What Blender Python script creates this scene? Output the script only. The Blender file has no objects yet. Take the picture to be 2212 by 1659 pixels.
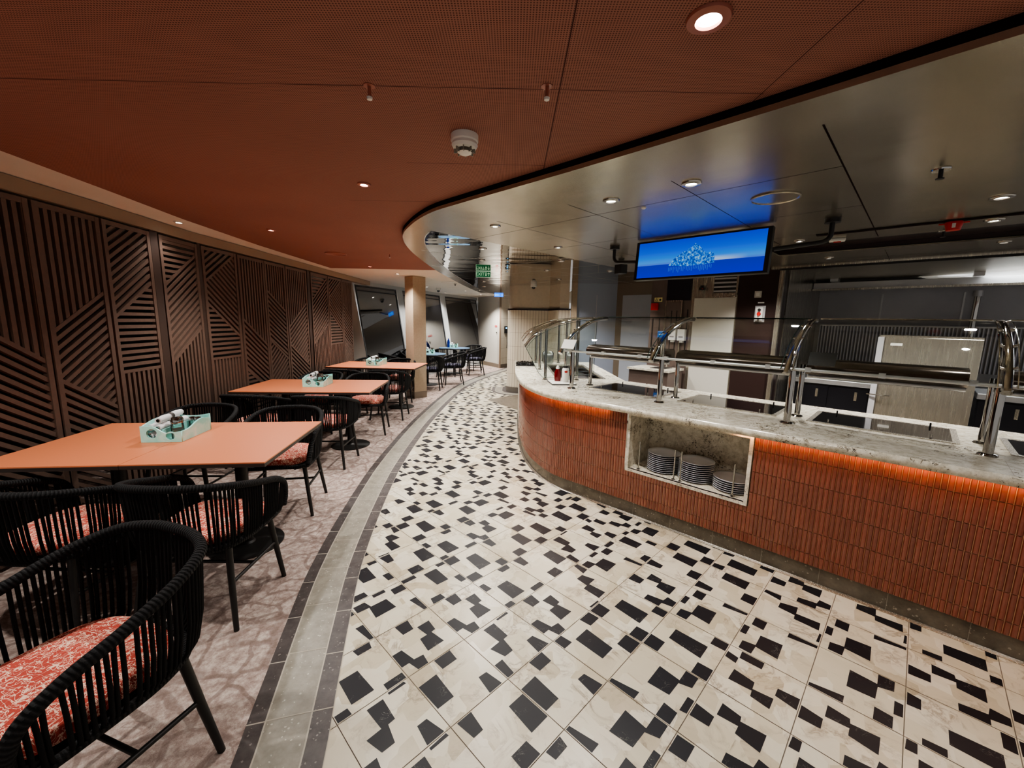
import bpy, bmesh, math, random
from mathutils import Vector, Matrix
random.seed(7)
C = bpy.context.scene.collection
PI = math.pi
RT = math.sqrt(0.5)
def AB(a, b, z=None):
    """counter frame (a along the buffet towards the viewer's right, b away from the aisle) to world"""
    x, y = (a + b) * RT, (b - a) * RT
    return Vector((x, y)) if z is None else Vector((x, y, z))
def lin(c):
    c /= 255.0
    return c / 12.92 if c <= 0.04045 else ((c + 0.055) / 1.055) ** 2.4
def col(r, g, b): return (lin(r), lin(g), lin(b), 1)

# ------------------------------------------------------------------ materials
class NT:
    def __init__(s, name):
        s.m = bpy.data.materials.new(name); s.m.use_nodes = True
        s.t = s.m.node_tree; s.t.nodes.clear()
        s.out = s.n('ShaderNodeOutputMaterial')
    def n(s, typ, **kw):
        nd = s.t.nodes.new(typ)
        for k, v in kw.items():
            if k in nd.inputs.keys() if isinstance(k, str) else False: nd.inputs[k].default_value = v
            else: setattr(nd, k, v)
        return nd
    def l(s, a, b): s.t.links.new(a, b)
    def set(s, sock, v):
        if hasattr(v, 'is_output'): s.l(v, sock)
        else: sock.default_value = v
    def math(s, op, a, b=None, c=None):
        nd = s.n('ShaderNodeMath', operation=op)
        for i, v in enumerate((a, b, c)):
            if v is not None: s.set(nd.inputs[i], v)
        return nd.outputs[0]
    def mix(s, f, a, b):
        nd = s.n('ShaderNodeMix', data_type='RGBA')
        s.set(nd.inputs[0], f); s.set(nd.inputs[6], a); s.set(nd.inputs[7], b)
        return nd.outputs[2]
    def ramp(s, f, stops):
        nd = s.n('ShaderNodeValToRGB'); e = nd.color_ramp.elements
        while len(e) < len(stops): e.new(0.5)
        for i, (p, c) in enumerate(stops): e[i].position = p; e[i].color = c
        s.l(f, nd.inputs[0]); return nd.outputs[0]
    def coord(s, which='Object', scale=None, rot=None):
        o = s.n('ShaderNodeTexCoord').outputs[which]
        if scale is None and rot is None: return o
        mp = s.n('ShaderNodeMapping'); s.l(o, mp.inputs[0])
        if scale: mp.inputs['Scale'].default_value = scale
        if rot: mp.inputs['Rotation'].default_value = rot
        return mp.outputs[0]
    def noise(s, vec, scale, detail=3, rough=0.5, dist=0, out=0):
        nd = s.n('ShaderNodeTexNoise'); s.l(vec, nd.inputs['Vector'])
        nd.inputs['Scale'].default_value = scale; nd.inputs['Detail'].default_value = detail
        nd.inputs['Roughness'].default_value = rough; nd.inputs['Distortion'].default_value = dist
        return nd.outputs[out]
    def vor(s, vec, scale, feature='F1', dist='EUCLIDEAN', out='Distance', rand=1):
        nd = s.n('ShaderNodeTexVoronoi', feature=feature)
        if feature not in ('DISTANCE_TO_EDGE', 'N_SPHERE_RADIUS'): nd.distance = dist
        s.l(vec, nd.inputs['Vector']); nd.inputs['Scale'].default_value = scale
        nd.inputs['Randomness'].default_value = rand
        return nd.outputs[out]
    def bump(s, h, strength=0.3, dist=0.01):
        nd = s.n('ShaderNodeBump'); s.l(h, nd.inputs['Height'])
        nd.inputs['Strength'].default_value = strength; nd.inputs['Distance'].default_value = dist
        return nd.outputs[0]
    def bsdf(s, color=(.8, .8, .8, 1), rough=0.5, metal=0, normal=None, emit=None, estr=0, spec=0.5, coat=0, aniso=0, alpha=None):
        b = s.n('ShaderNodeBsdfPrincipled')
        s.set(b.inputs['Base Color'], color); s.set(b.inputs['Roughness'], rough); s.set(b.inputs['Metallic'], metal)
        b.inputs['Specular IOR Level'].default_value = spec
        if coat: b.inputs['Coat Weight'].default_value = coat; b.inputs['Coat Roughness'].default_value = 0.08
        if aniso: b.inputs['Anisotropic'].default_value = aniso
        if normal is not None: s.l(normal, b.inputs['Normal'])
        if emit is not None:
            s.set(b.inputs['Emission Color'], emit); s.set(b.inputs['Emission Strength'], estr)
        s.l(b.outputs[0], s.out.inputs[0]); return s.m

def plain(name, c, rough=0.5, metal=0, spec=0.5, coat=0, var=0.0, vscale=8, bump=0, bscale=200):
    k = NT(name); cc = c; nrm = None
    if var or bump:
        v = k.coord('Object')
    if var:
        f = k.noise(v, vscale, 4)
        d = tuple(x * (1 - var) for x in c[:3]) + (1,); u = tuple(min(1, x * (1 + var)) for x in c[:3]) + (1,)
        cc = k.ramp(f, [(0.3, d), (0.7, u)])
    if bump: nrm = k.bump(k.noise(v, bscale, 2), bump, 0.002)
    return k.bsdf(cc, rough, metal, nrm, spec=spec, coat=coat)
def emissive(name, c, strength):
    k = NT(name); return k.bsdf((0.02, 0.02, 0.02, 1), 0.4, emit=c, estr=strength)

def m_glass(name, tint=(0.93, 0.97, 0.95, 1), refl=1.0):
    k = NT(name)
    tr = k.n('ShaderNodeBsdfTransparent'); tr.inputs[0].default_value = tint
    gl = k.n('ShaderNodeBsdfGlossy'); gl.inputs['Roughness'].default_value = 0.02
    fr = k.n('ShaderNodeFresnel'); fr.inputs[0].default_value = 1.5
    mx = k.n('ShaderNodeMixShader'); k.l(k.math('MULTIPLY', fr.outputs[0], refl), mx.inputs[0])
    k.l(tr.outputs[0], mx.inputs[1]); k.l(gl.outputs[0], mx.inputs[2]); k.l(mx.outputs[0], k.out.inputs[0])
    return k.m

MAT = {}
def build_materials():
    # perforated terracotta ceiling fabric
    k = NT('terracotta_mesh'); v = k.coord('Object')
    sep = k.n('ShaderNodeSeparateXYZ'); k.l(v, sep.inputs[0])
    f = 2 * PI / 0.0115
    sx = k.math('SINE', k.math('MULTIPLY', k.math('ADD', sep.outputs[0], sep.outputs[1]), f * .7071))
    sy = k.math('SINE', k.math('MULTIPLY', k.math('SUBTRACT', sep.outputs[0], sep.outputs[1]), f * .7071))
    dots = k.math('GREATER_THAN', k.math('MULTIPLY', sx, sy), 0.30)
    big = k.noise(v, 1.3, 2)
    base = k.ramp(big, [(0.3, col(156, 108, 95)), (0.7, col(166, 116, 102))])
    c = k.mix(dots, base, col(98, 62, 54))
    MAT['terracotta'] = k.bsdf(c, 0.75, spec=0.2)
    MAT['seam'] = plain('ceiling_seam', col(70, 30, 24), 0.9)
    MAT['beige'] = plain('beige_paint', col(226, 219, 207), 0.7, spec=0.25, var=.03, vscale=3)
    MAT['fascia'] = plain('fascia_paint', col(150, 132, 115), 0.7, spec=.25)
    MAT['column'] = plain('column_leather', col(168, 150, 128), 0.6, var=.06, vscale=30, bump=.15, bscale=120)
    MAT['column_base'] = plain('column_skirt', col(120, 108, 94), 0.5)
    # steel
    k = NT('brushed_steel_ceiling'); v = k.coord('Object', rot=(0, 0, PI / 4))
    mp = k.n('ShaderNodeMapping'); k.l(v, mp.inputs[0]); mp.inputs['Scale'].default_value = (3, 240, 3)
    br = k.noise(mp.outputs[0], 1.0, 3)
    wav = k.noise(k.coord('Object'), 1.1, 1)
    wav2 = k.noise(k.coord('Object', scale=(1.0, 1.0, 1)), 3.2, 1)
    h = k.math('ADD', k.math('MULTIPLY', wav, 1.0), k.math('MULTIPLY', wav2, 0.22))
    nrm = k.bump(h, 0.5, 0.03)
    c = k.ramp(br, [(0.3, col(164, 156, 140)), (0.7, col(186, 177, 160))])
    MAT['steel_ceiling'] = k.bsdf(c, 0.25, .8, nrm)
    k = NT('mirror_steel_ceiling'); v = k.coord('Object', scale=(1, 2.6, 1))
    nrm = k.bump(k.math('ADD', k.noise(v, 1.4, 1), k.math('MULTIPLY', k.noise(k.coord('Object', scale=(.7, 3.4, 1)), 1.6, 1), .5)), 0.3, 0.014)
    MAT['steel_mirror'] = k.bsdf(col(205, 200, 192), 0.035, 1.0, nrm)
    k = NT('brushed_steel'); v = k.coord('Object')
    mp = k.n('ShaderNodeMapping'); k.l(v, mp.inputs[0]); mp.inputs['Scale'].default_value = (160, 160, 2)
    br = k.noise(mp.outputs[0], 1.0, 2)
    MAT['steel'] = k.bsdf(k.ramp(br, [(0.3, col(178, 172, 160)), (0.7, col(200, 194, 182))]), k.math('ADD', k.math('MULTIPLY', br, 0.12), 0.2), .9)
    MAT['steel_dark'] = plain('dark_steel', col(186, 185, 188), 0.35, 0.2, var=.08, vscale=2)
    MAT['steel_white'] = plain('satin_steel', col(205, 205, 205), 0.35, 0.5)
    MAT['chrome'] = plain('chrome', col(178, 176, 172), 0.05, 1.0)
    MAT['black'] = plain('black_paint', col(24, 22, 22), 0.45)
    MAT['black_gap'] = plain('dark_gap', col(30, 16, 14), 0.9, spec=.1)
    MAT['black_glass'] = plain('hob_glass', col(12, 12, 13), 0.03, coat=.5)
    MAT['black_metal'] = plain('black_powdercoat', col(34, 33, 32), 0.42, spec=.4)
    MAT['rope'] = plain('black_rope', col(20, 20, 21), 0.8, spec=.25, bump=.5, bscale=260)
    k = NT('rope_wrap'); uv = k.n('ShaderNodeTexCoord').outputs['UV']
    w = k.n('ShaderNodeTexWave', bands_direction='Y'); k.l(uv, w.inputs[0]); w.inputs['Scale'].default_value = 26
    w.inputs['Distortion'].default_value = 1.0
    nrm = k.bump(w.outputs['Fac'], 0.8, 0.006)
    MAT['rope_wrap'] = k.bsdf(k.ramp(w.outputs['Fac'], [(0, col(12, 12, 13)), (1, col(40, 40, 41))]), 0.75, normal=nrm, spec=.3)
    # tabletops
    MAT['table_top'] = plain('terracotta_laminate', col(214, 130, 90), 0.42, var=.02, vscale=300)
    MAT['table_edge'] = plain('dark_laminate_edge', col(58, 50, 46), 0.5)
    MAT['blue_top'] = plain('blue_laminate', col(72, 108, 140), 0.4)
    # cushions
    for nm, a, b in (('red_fabric', col(200, 88, 76), col(250, 212, 190)), ('navy_fabric', col(34, 34, 58), col(150, 148, 168))):
        k = NT(nm); v = k.coord('Object', scale=(1, 2.6, 1.3)); v2 = k.coord('Object', scale=(2.6, 1, 1.3))
        n1 = k.noise(v, 20, 2, .6, 1.0); n2 = k.noise(v2, 18, 2, .6, 1.0)
        r1 = k.math('LESS_THAN', k.math('ABSOLUTE', k.math('SUBTRACT', n1, 0.5)), 0.018)
        r2 = k.math('LESS_THAN', k.math('ABSOLUTE', k.math('SUBTRACT', n2, 0.5)), 0.018)
        f = k.math('MAXIMUM', r1, r2)
        fine = k.noise(k.coord('Object'), 420, 2)
        a2 = tuple(x * .8 for x in a[:3]) + (1,)
        MAT[nm] = k.bsdf(k.mix(f, k.ramp(fine, [(.35, a2), (.65, a)]), b), 0.9, spec=.15, normal=k.bump(fine, .3, .002))
    # carpet
    k = NT('carpet'); v = k.coord('Object')
    fuzz = k.noise(v, 320, 2)
    big = k.noise(v, 2.2, 4, .6, .8)
    spots = k.noise(v, 22, 6, .75)
    edge = k.vor(k.noise(v, 3, 2, out=1), 1, 'DISTANCE_TO_EDGE')
    warp = k.n('ShaderNodeVectorMath', operation='MULTIPLY_ADD'); k.l(k.noise(v, 2.6, 2, out=1), warp.inputs[0])
    warp.inputs[1].default_value = (.35, .35, .35); k.l(v, warp.inputs[2])
    vein = k.vor(warp.outputs[0], 4.6, 'DISTANCE_TO_EDGE')
    vein2 = k.vor(warp.outputs[0], 10, 'DISTANCE_TO_EDGE')
    c = k.ramp(spots, [(0.38, col(148, 130, 122)), (0.5, col(178, 160, 151)), (0.62, col(206, 192, 183))])
    vm = k.ramp(vein, [(0.0, (1, 1, 1, 1)), (0.035, (1, 1, 1, 1)), (0.06, (0, 0, 0, 1))])
    v2m = k.math('MULTIPLY', k.math('LESS_THAN', vein2, 0.035), k.math('GREATER_THAN', big, 0.52))
    c = k.mix(k.math('MULTIPLY', vm, .52), c, col(106, 88, 82))
    c = k.mix(k.math('MULTIPLY', v2m, .38), c, col(112, 94, 88))
    c = k.mix(k.math('MULTIPLY', fuzz, .35), c, col(120, 104, 98))
    MAT['carpet'] = k.bsdf(c, 0.95, spec=.1, normal=k.bump(fuzz, .5, .004))
    # floor tiles
    k = NT('cream_marble'); v = k.coord('Object', rot=(0, 0, PI / 4))
    cells = k.vor(k.coord('Object', rot=(0, 0, PI / 4), scale=(1, .8, 1)), 9.5, 'F1', 'CHEBYCHEV', 'Color')
    bw = k.n('ShaderNodeRGBToBW'); k.l(cells, bw.inputs[0])
    base = k.ramp(bw.outputs[0], [(0.15, col(182, 171, 146)), (0.4, col(201, 193, 170)), (0.75, col(214, 208, 190))])
    ofs = k.n('ShaderNodeVectorMath', operation='MULTIPLY_ADD'); k.l(cells, ofs.inputs[0]); ofs.inputs[1].default_value = (3, 3, 3); k.l(v, ofs.inputs[2])
    vn = k.noise(ofs.outputs[0], 4.2, 7, .62, 1.5)
    vm = k.ramp(k.math('ABSOLUTE', k.math('SUBTRACT', vn, .5)), [(0, (1, 1, 1, 1)), (0.012, (.55, .55, .55, 1)), (0.05, (0, 0, 0, 1))])
    cloud = k.noise(ofs.outputs[0], 9, 5, .65)
    c = k.mix(k.ramp(cloud, [(.42, (0, 0, 0, 1)), (.75, (.55, .55, .55, 1))]), base, col(206, 194, 174))
    c = k.mix(k.math('MULTIPLY', vm, k.ramp(k.noise(v, 5, 2), [(.45, (0, 0, 0, 1)), (.62, (.75, .75, .75, 1))])), c, col(132, 116, 96))
    MAT['cream'] = k.bsdf(c, 0.28, spec=.5)
    k = NT('black_marble'); v = k.coord('Object')
    vn = k.noise(v, 16, 5, .6, 2.0)
    vm = k.ramp(k.math('ABSOLUTE', k.math('SUBTRACT', vn, .5)), [(0, (1, 1, 1, 1)), (0.006, (0, 0, 0, 1))])
    gate = k.ramp(k.noise(v, 11, 2), [(.58, (0, 0, 0, 1)), (.66, (1, 1, 1, 1))])
    MAT['black_tile'] = k.bsdf(k.mix(k.math('MULTIPLY', vm, gate), col(28, 28, 33), col(150, 146, 140)), 0.42, spec=.3)
    MAT['grout'] = plain('floor_grout', col(140, 130, 116), 0.9)
    def terrazzo(name, a, b, fleck, r, fs=70, joint=None):
        k = NT(name); v = k.coord('Object')
        c = k.ramp(k.noise(v, 14, 5, .7), [(.35, a), (.65, b)])
        fl = k.vor(v, fs); g = k.noise(v, 40, 2)
        m = k.math('MULTIPLY', k.math('LESS_THAN', fl, 0.26), k.math('GREATER_THAN', g, .56))
        c = k.mix(m, c, fleck)
        return k.bsdf(c, r)
    MAT['border_grey'] = terrazzo('grey_terrazzo', col(128, 123, 112), col(150, 145, 133), col(184, 178, 166), .4, 60)
    MAT['border_dark'] = terrazzo('dark_stone_border', col(66, 61, 60), col(90, 84, 82), col(126, 120, 116), .4, 60)
    MAT['plinth'] = terrazzo('plinth_terrazzo', col(88, 80, 70), col(110, 101, 88), col(150, 142, 128), .3, 48)
    MAT['border_joint'] = plain('border_joint', col(176, 168, 154), .8)
    # granite
    k = NT('granite'); v = k.coord('Object')
    c = k.ramp(k.noise(v, 20, 6, .75), [(.34, col(178, 170, 150)), (.5, col(216, 209, 192)), (.66, col(238, 234, 220))])
    sg = k.noise(v, 5, 3)
    m = k.math('LESS_THAN', k.math('ADD', k.noise(v, 55, 4, .7, .8), k.math('MULTIPLY', sg, .4)), .585)
    c = k.mix(k.math('MULTIPLY', m, .8), c, col(104, 92, 76))
    m2 = k.math('LESS_THAN', k.math('ADD', k.noise(v, 34, 3, .6, 1.5), k.math('MULTIPLY', sg, .4)), .515)
    c = k.mix(k.math('MULTIPLY', m2, .92), c, col(46, 40, 36))
    MAT['granite'] = k.bsdf(c, 0.16, spec=.5)
    # glazed kit-kat tiles : u = column number, v = row number
    k = NT('glazed_tile'); uv = k.n('ShaderNodeTexCoord').outputs['UV']
    fl = k.n('ShaderNodeVectorMath', operation='FLOOR'); k.l(uv, fl.inputs[0])
    wn = k.n('ShaderNodeTexWhiteNoise', noise_dimensions='2D'); k.l(fl.outputs[0], wn.inputs['Vector'])
    mott = k.noise(k.coord('Object'), 60, 3)
    c = k.mix(k.math('MULTIPLY', wn.outputs['Value'], .75), col(134, 72, 57), col(98, 52, 43))
    c = k.mix(k.math('MULTIPLY', mott, .35), c, col(160, 98, 76))
    nrm = k.bump(k.noise(k.coord('Object'), 45, 2), .25, .004)
    MAT['glaze'] = k.bsdf(c, 0.17, spec=.6, normal=nrm, coat=.4)
    MAT['tile_grout'] = plain('tan_grout', col(196, 150, 114), 0.85)
    k = NT('white_strip_tile'); uv = k.n('ShaderNodeTexCoord').outputs['UV']
    sp_ = k.n('ShaderNodeSeparateXYZ'); k.l(uv, sp_.inputs[0])
    gx = k.math('LESS_THAN', k.math('FRACT', sp_.outputs[0]), .09); gy = k.math('LESS_THAN', k.math('FRACT', sp_.outputs[1]), .012)
    c = k.mix(k.math('MAXIMUM', gx, gy), col(214, 204, 186), col(120, 104, 88))
    MAT['strip_tile'] = k.bsdf(c, .35)
    MAT['reeded'] = plain('reeded_plinth', col(104, 98, 92), .45)
    # lattice
    MAT['slat'] = plain('slat_wood', col(98, 79, 69), .55, var=.08, vscale=40)
    MAT['slat_post'] = plain('dark_post', col(60, 46, 40), .5)
    MAT['night'] = plain('night_backing', col(7, 6, 6), .4)
    MAT['window_glass'] = plain('night_glass', col(14, 15, 18), .02, coat=1, spec=1.0)
    MAT['window_glass'].node_tree.nodes['Principled BSDF'].inputs['IOR'].default_value = 1.8
    MAT['pillar_top'] = plain('pillar_leather', col(206, 194, 174), .6, var=.04, vscale=20)
    MAT['window_frame'] = plain('window_frame_paint', col(64, 66, 68), .5)
    MAT['mullion'] = plain('mullion_paint', col(168, 170, 170), .6)
    MAT['wall_grey'] = plain('wall_offwhite', col(206, 202, 194), .6)
    MAT['wall_blue'] = plain('grey_laminate_wall', col(160, 168, 184), .22, spec=.5)
    MAT['door_grey'] = plain('grey_door', col(172, 178, 188), .3)
    MAT['wood_dark'] = plain('dark_brown_laminate', col(52, 38, 36), .25)
    MAT['wood_mid'] = plain('brown_grey_laminate', col(98, 84, 78), .35, var=.1, vscale=6)
    MAT['navy'] = plain('navy_panel', col(30, 28, 38), .25)
    MAT['white_panel'] = plain('white_panel', col(206, 202, 192), .35)
    MAT['plastic_white'] = plain('white_plastic', col(228, 226, 220), .4)
    MAT['red_plastic'] = plain('red_plastic', col(196, 34, 28), .4)
    MAT['paper'] = plain('white_paper', col(232, 230, 222), .8)
    MAT['yellow'] = plain('yellow_sign', col(226, 214, 150), .5)
    MAT['blue_plastic'] = plain('blue_plastic', col(34, 96, 170), .35)
    MAT['cobalt'] = plain('cobalt_glass', col(16, 34, 120), .08)
    k = NT('turquoise_resin'); v = k.coord('Object')
    c = k.ramp(k.noise(v, 14, 4, .6, 1), [(.3, col(150, 230, 220)), (.6, col(190, 242, 234)), (.8, col(232, 250, 244))])
    MAT['resin'] = k.bsdf(c, .22, coat=.3)
    MAT['napkin'] = plain('napkin_cloth', col(232, 232, 234), .9)
    MAT['spice_glass'] = m_glass('shaker_glass', (.86, .9, .9, 1), 1.4)
    MAT['sugar'] = plain('sugar', col(236, 228, 214), .9)
    MAT['pepper'] = plain('pepper', col(96, 88, 80), .9)
    MAT['glass'] = m_glass('guard_glass', (.90, .93, .92, 1), 1.0)
    MAT['glass_edge'] = plain('glass_edge', col(40, 62, 58), .1)
    MAT['plate'] = plain('stoneware', col(196, 198, 202), .22, coat=.3)
    MAT['canopy'] = plain('bronze_steel', col(92, 84, 78), .18, .9)
    MAT['ketchup'] = plain('dark_red_sauce', col(96, 10, 10), .12)
    MAT['lens'] = emissive('lamp_lens', (1, .95, .87, 1), 26)
    MAT['lens_small'] = emissive('lamp_lens_far', (1, .95, .87, 1), 14)
    MAT['ring_red'] = plain('lamp_ring_terracotta', col(160, 96, 80), .4)
    MAT['ring_steel'] = plain('lamp_ring_steel', col(190, 184, 174), .25, 1)
    MAT['ring_white'] = plain('lamp_ring_white', col(220, 212, 200), .5)
    MAT['tube_light'] = emissive('tube_light', (.93, .97, 1, 1), 34)
    k = NT('exit_green'); MAT['exit_green'] = k.bsdf(col(8, 104, 62), .5, emit=col(8, 110, 66), estr=.12)
    k = NT('exit_white'); MAT['exit_white'] = k.bsdf(col(196, 224, 196), .5, emit=col(190, 230, 190), estr=.22)
    MAT['sign_blue'] = emissive('sign_blue', col(20, 110, 235), 1.0)
    MAT['sign_cyan'] = emissive('sign_cyan', col(110, 200, 255), 1.3)
    MAT['sign_red'] = plain('sign_red', col(186, 44, 40), .5)
    MAT['fridge'] = plain('black_fridge', col(26, 27, 36), .3)
    # kitchen grille
    k = NT('ribbed_panel'); v = k.coord('Object'); sx = k.n('ShaderNodeSeparateXYZ'); k.l(v, sx.inputs[0])
    w = k.math('SINE', k.math('MULTIPLY', k.math('ADD', sx.outputs[0], k.math('MULTIPLY', sx.outputs[1], -1.0)), 105))
    MAT['ribbed'] = k.bsdf(k.ramp(w, [(0.0, col(104, 104, 110)), (.6, col(176, 176, 182))]), .35, .7, k.bump(w, .5, .01))
build_materials()

# ------------------------------------------------------------------ mesh helpers
def finish(name, bm, mats, parent=None, smooth=False, loc=None, rotz=0, angle=None):
    me = bpy.data.meshes.new(name); bm.normal_update(); bm.to_mesh(me); bm.free()
    if not isinstance(mats, (list, tuple)): mats = [mats]
    for m in mats: me.materials.append(MAT[m] if isinstance(m, str) else m)
    if smooth:
        for p in me.polygons: p.use_smooth = True
        if angle:
            try: me.set_sharp_from_angle(angle=angle)
            except Exception: pass
    o = bpy.data.objects.new(name, me); C.objects.link(o)
    if parent is not None: o.parent = parent
    if loc is not None: o.location = loc
    if rotz: o.rotation_euler[2] = rotz
    return o
def empty(name, loc=(0, 0, 0), rotz=0):
    o = bpy.data.objects.new(name, None); C.objects.link(o); o.empty_display_size = .1
    o.location = loc; o.rotation_euler = (0, 0, rotz); return o
def tag(o, label=None, cat=None, group=None, kind=None):
    for k, v in (('label', label), ('category', cat), ('group', group), ('kind', kind)):
        if v: o[k] = v
    return o
def struct(name, bm, mats, smooth=False, label=None, parent=None):
    o = finish(name, bm, mats, parent, smooth)
    if parent is None: o['kind'] = 'structure'
    if label: o['label'] = label
    return o
def dup(o, parent=None, loc=None, rotz=None, label=None, group=None):
    c = o.copy(); C.objects.link(c)
    if parent is not None: c.parent = parent
    if loc is not None: c.location = loc
    if rotz is not None: c.rotation_euler = (0, 0, rotz)
    if label: c['label'] = label
    if group: c['group'] = group
    for ch in list(o.children): dup(ch, c)
    return c
def box(bm, cx, cy, cz, sx, sy, sz, rot=0, mi=0, bev=0):
    vs = []
    for dz in (-.5, .5):
        for dx, dy in ((-.5, -.5), (.5, -.5), (.5, .5), (-.5, .5)):
            x, y = dx * sx, dy * sy
            if rot: x, y = x * math.cos(rot) - y * math.sin(rot), x * math.sin(rot) + y * math.cos(rot)
            vs.append(bm.verts.new((cx + x, cy + y, cz + dz * sz)))
    fs = []
    for f in ((3, 2, 1, 0), (4, 5, 6, 7), (0, 1, 5, 4), (1, 2, 6, 5), (2, 3, 7, 6), (3, 0, 4, 7)):
        ff = bm.faces.new([vs[i] for i in f]); ff.material_index = mi; fs.append(ff)
    if bev:
        es = list({e for f in fs for e in f.edges})
        r = bmesh.ops.bevel(bm, geom=es, offset=bev, segments=2, affect='EDGES', profile=.5)
        for f in r['faces']: f.material_index = mi
    return fs
def boxAB(bm, a0, a1, b0, b1, z0, z1, mi=0, bev=0):
    c = AB((a0 + a1) / 2, (b0 + b1) / 2)
    return box(bm, c.x, c.y, (z0 + z1) / 2, abs(a1 - a0), abs(b1 - b0), abs(z1 - z0), -PI / 4, mi, bev)
def quad(bm, pts, mi=0):
    f = bm.faces.new([bm.verts.new(p) for p in pts]); f.material_index = mi; return f
def prism(bm, poly, z0, z1, mi=0, mi_side=None, top=True, bottom=True):
    n = len(poly); lo = [bm.verts.new((p[0], p[1], z0)) for p in poly]; hi = [bm.verts.new((p[0], p[1], z1)) for p in poly]
    area = sum(poly[i][0] * poly[(i + 1) % n][1] - poly[(i + 1) % n][0] * poly[i][1] for i in range(n))
    if area < 0: lo.reverse(); hi.reverse()
    if bottom: bm.faces.new(list(reversed(lo))).material_index = mi
    if top: bm.faces.new(hi).material_index = mi
    for i in range(n):
        j = (i + 1) % n
        bm.faces.new((lo[i], lo[j], hi[j], hi[i])).material_index = mi if mi_side is None else mi_side
def cyl(bm, x, y, z0, z1, r, seg=20, r1=None, mi=0, cap=True):
    r1 = r if r1 is None else r1
    lo = [bm.verts.new((x + r * math.cos(2 * PI * i / seg), y + r * math.sin(2 * PI * i / seg), z0)) for i in range(seg)]
    hi = [bm.verts.new((x + r1 * math.cos(2 * PI * i / seg), y + r1 * math.sin(2 * PI * i / seg), z1)) for i in range(seg)]
    for i in range(seg):
        j = (i + 1) % seg; bm.faces.new((lo[i], lo[j], hi[j], hi[i])).material_index = mi
    if cap:
        bm.faces.new(list(reversed(lo))).material_index = mi; bm.faces.new(hi).material_index = mi
def lathe(bm, prof, seg=24, cx=0, cy=0, mi=0):
    rings = []
    for r, z in prof:
        if r < 1e-6: rings.append([bm.verts.new((cx, cy, z))])
        else: rings.append([bm.verts.new((cx + r * math.cos(2 * PI * i / seg), cy + r * math.sin(2 * PI * i / seg), z)) for i in range(seg)])
    for A, B in zip(rings[:-1], rings[1:]):
        for i in range(seg):
            j = (i + 1) % seg
            if len(A) == 1 and len(B) == 1: continue
            if len(A) == 1: f = (A[0], B[j], B[i])
            elif len(B) == 1: f = (A[i], A[j], B[0])
            else: f = (A[i], A[j], B[j], B[i])
            try: bm.faces.new(f).material_index = mi
            except ValueError: pass
def tube(bm, pts, r, seg=8, closed=False, caps=True, mi=0, uv=False, flat=1.0):
    pts = [Vector(p) for p in pts]; n = len(pts)
    rad = r if isinstance(r, (list, tuple)) else [r] * n
    rings = []; up0 = None; L = 0; Ls = []
    for i in range(n):
        a = pts[i - 1] if (i or closed) else pts[i]; b = pts[(i + 1) % n] if (i < n - 1 or closed) else pts[i]
        t = (b - a).normalized()
        if up0 is None:
            up0 = Vector((0, 0, 1)) if abs(t.z) < .9 else Vector((0, 1, 0))
        s = t.cross(up0).normalized(); u = s.cross(t).normalized(); up0 = u
        rings.append([bm.verts.new(pts[i] + (s * math.cos(2 * PI * k / seg) * flat + u * math.sin(2 * PI * k / seg)) * rad[i]) for k in range(seg)])
        if i: L += (pts[i] - pts[i - 1]).length
        Ls.append(L)
    lay = bm.loops.layers.uv.verify() if uv else None
    m = n if closed else n - 1
    for i in range(m):
        A, B = rings[i], rings[(i + 1) % n]
        for k in range(seg):
            j = (k + 1) % seg
            f = bm.faces.new((A[k], A[j], B[j], B[k])); f.material_index = mi
            if uv:
                l1 = Ls[(i + 1) % n] if i + 1 < n else Ls[i] + (pts[0] - pts[i]).length
                for lp, (uu, vv) in zip(f.loops, ((k / seg, Ls[i]), ((k + 1) / seg, Ls[i]), ((k + 1) / seg, l1), (k / seg, l1))): lp[lay].uv = (uu, vv)
    if caps and not closed:
        bm.faces.new(list(reversed(rings[0]))).material_index = mi; bm.faces.new(rings[-1]).material_index = mi
def catmull(pts, sub=6, closed=False):
    P = [Vector(p) for p in pts]; n = len(P); out = []
    rng = range(n if closed else n - 1)
    for i in rng:
        p0 = P[(i - 1) % n] if (closed or i) else P[0] * 2 - P[1]
        p1 = P[i]; p2 = P[(i + 1) % n]
        p3 = P[(i + 2) % n] if (closed or i + 2 < n) else P[-1] * 2 - P[-2]
        for s in range(sub):
            t = s / sub
            out.append(.5 * ((2 * p1) + (p2 - p0) * t + (2 * p0 - 5 * p1 + 4 * p2 - p3) * t * t + (3 * p1 - p0 - 3 * p2 + p3) * t ** 3))
    if not closed: out.append(P[-1])
    return out
def offset(path, d):
    """offset a 2-D polyline to its left by d"""
    out = []
    for i, p in enumerate(path):
        a = path[max(i - 1, 0)]; b = path[min(i + 1, len(path) - 1)]
        t = (b - a).normalized(); out.append(Vector((p.x - t.y * d, p.y + t.x * d)))
    return out
def clip(poly, nx, ny, d):
    """keep the part of a convex polygon with nx*x+ny*y <= d"""
    out = []; n = len(poly)
    for i in range(n):
        p, q = poly[i], poly[(i + 1) % n]
        a = nx * p[0] + ny * p[1] - d; b = nx * q[0] + ny * q[1] - d
        if a <= 0: out.append(p)
        if (a < 0 < b) or (b < 0 < a):
            t = a / (a - b); out.append((p[0] + (q[0] - p[0]) * t, p[1] + (q[1] - p[1]) * t))
    return out
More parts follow.
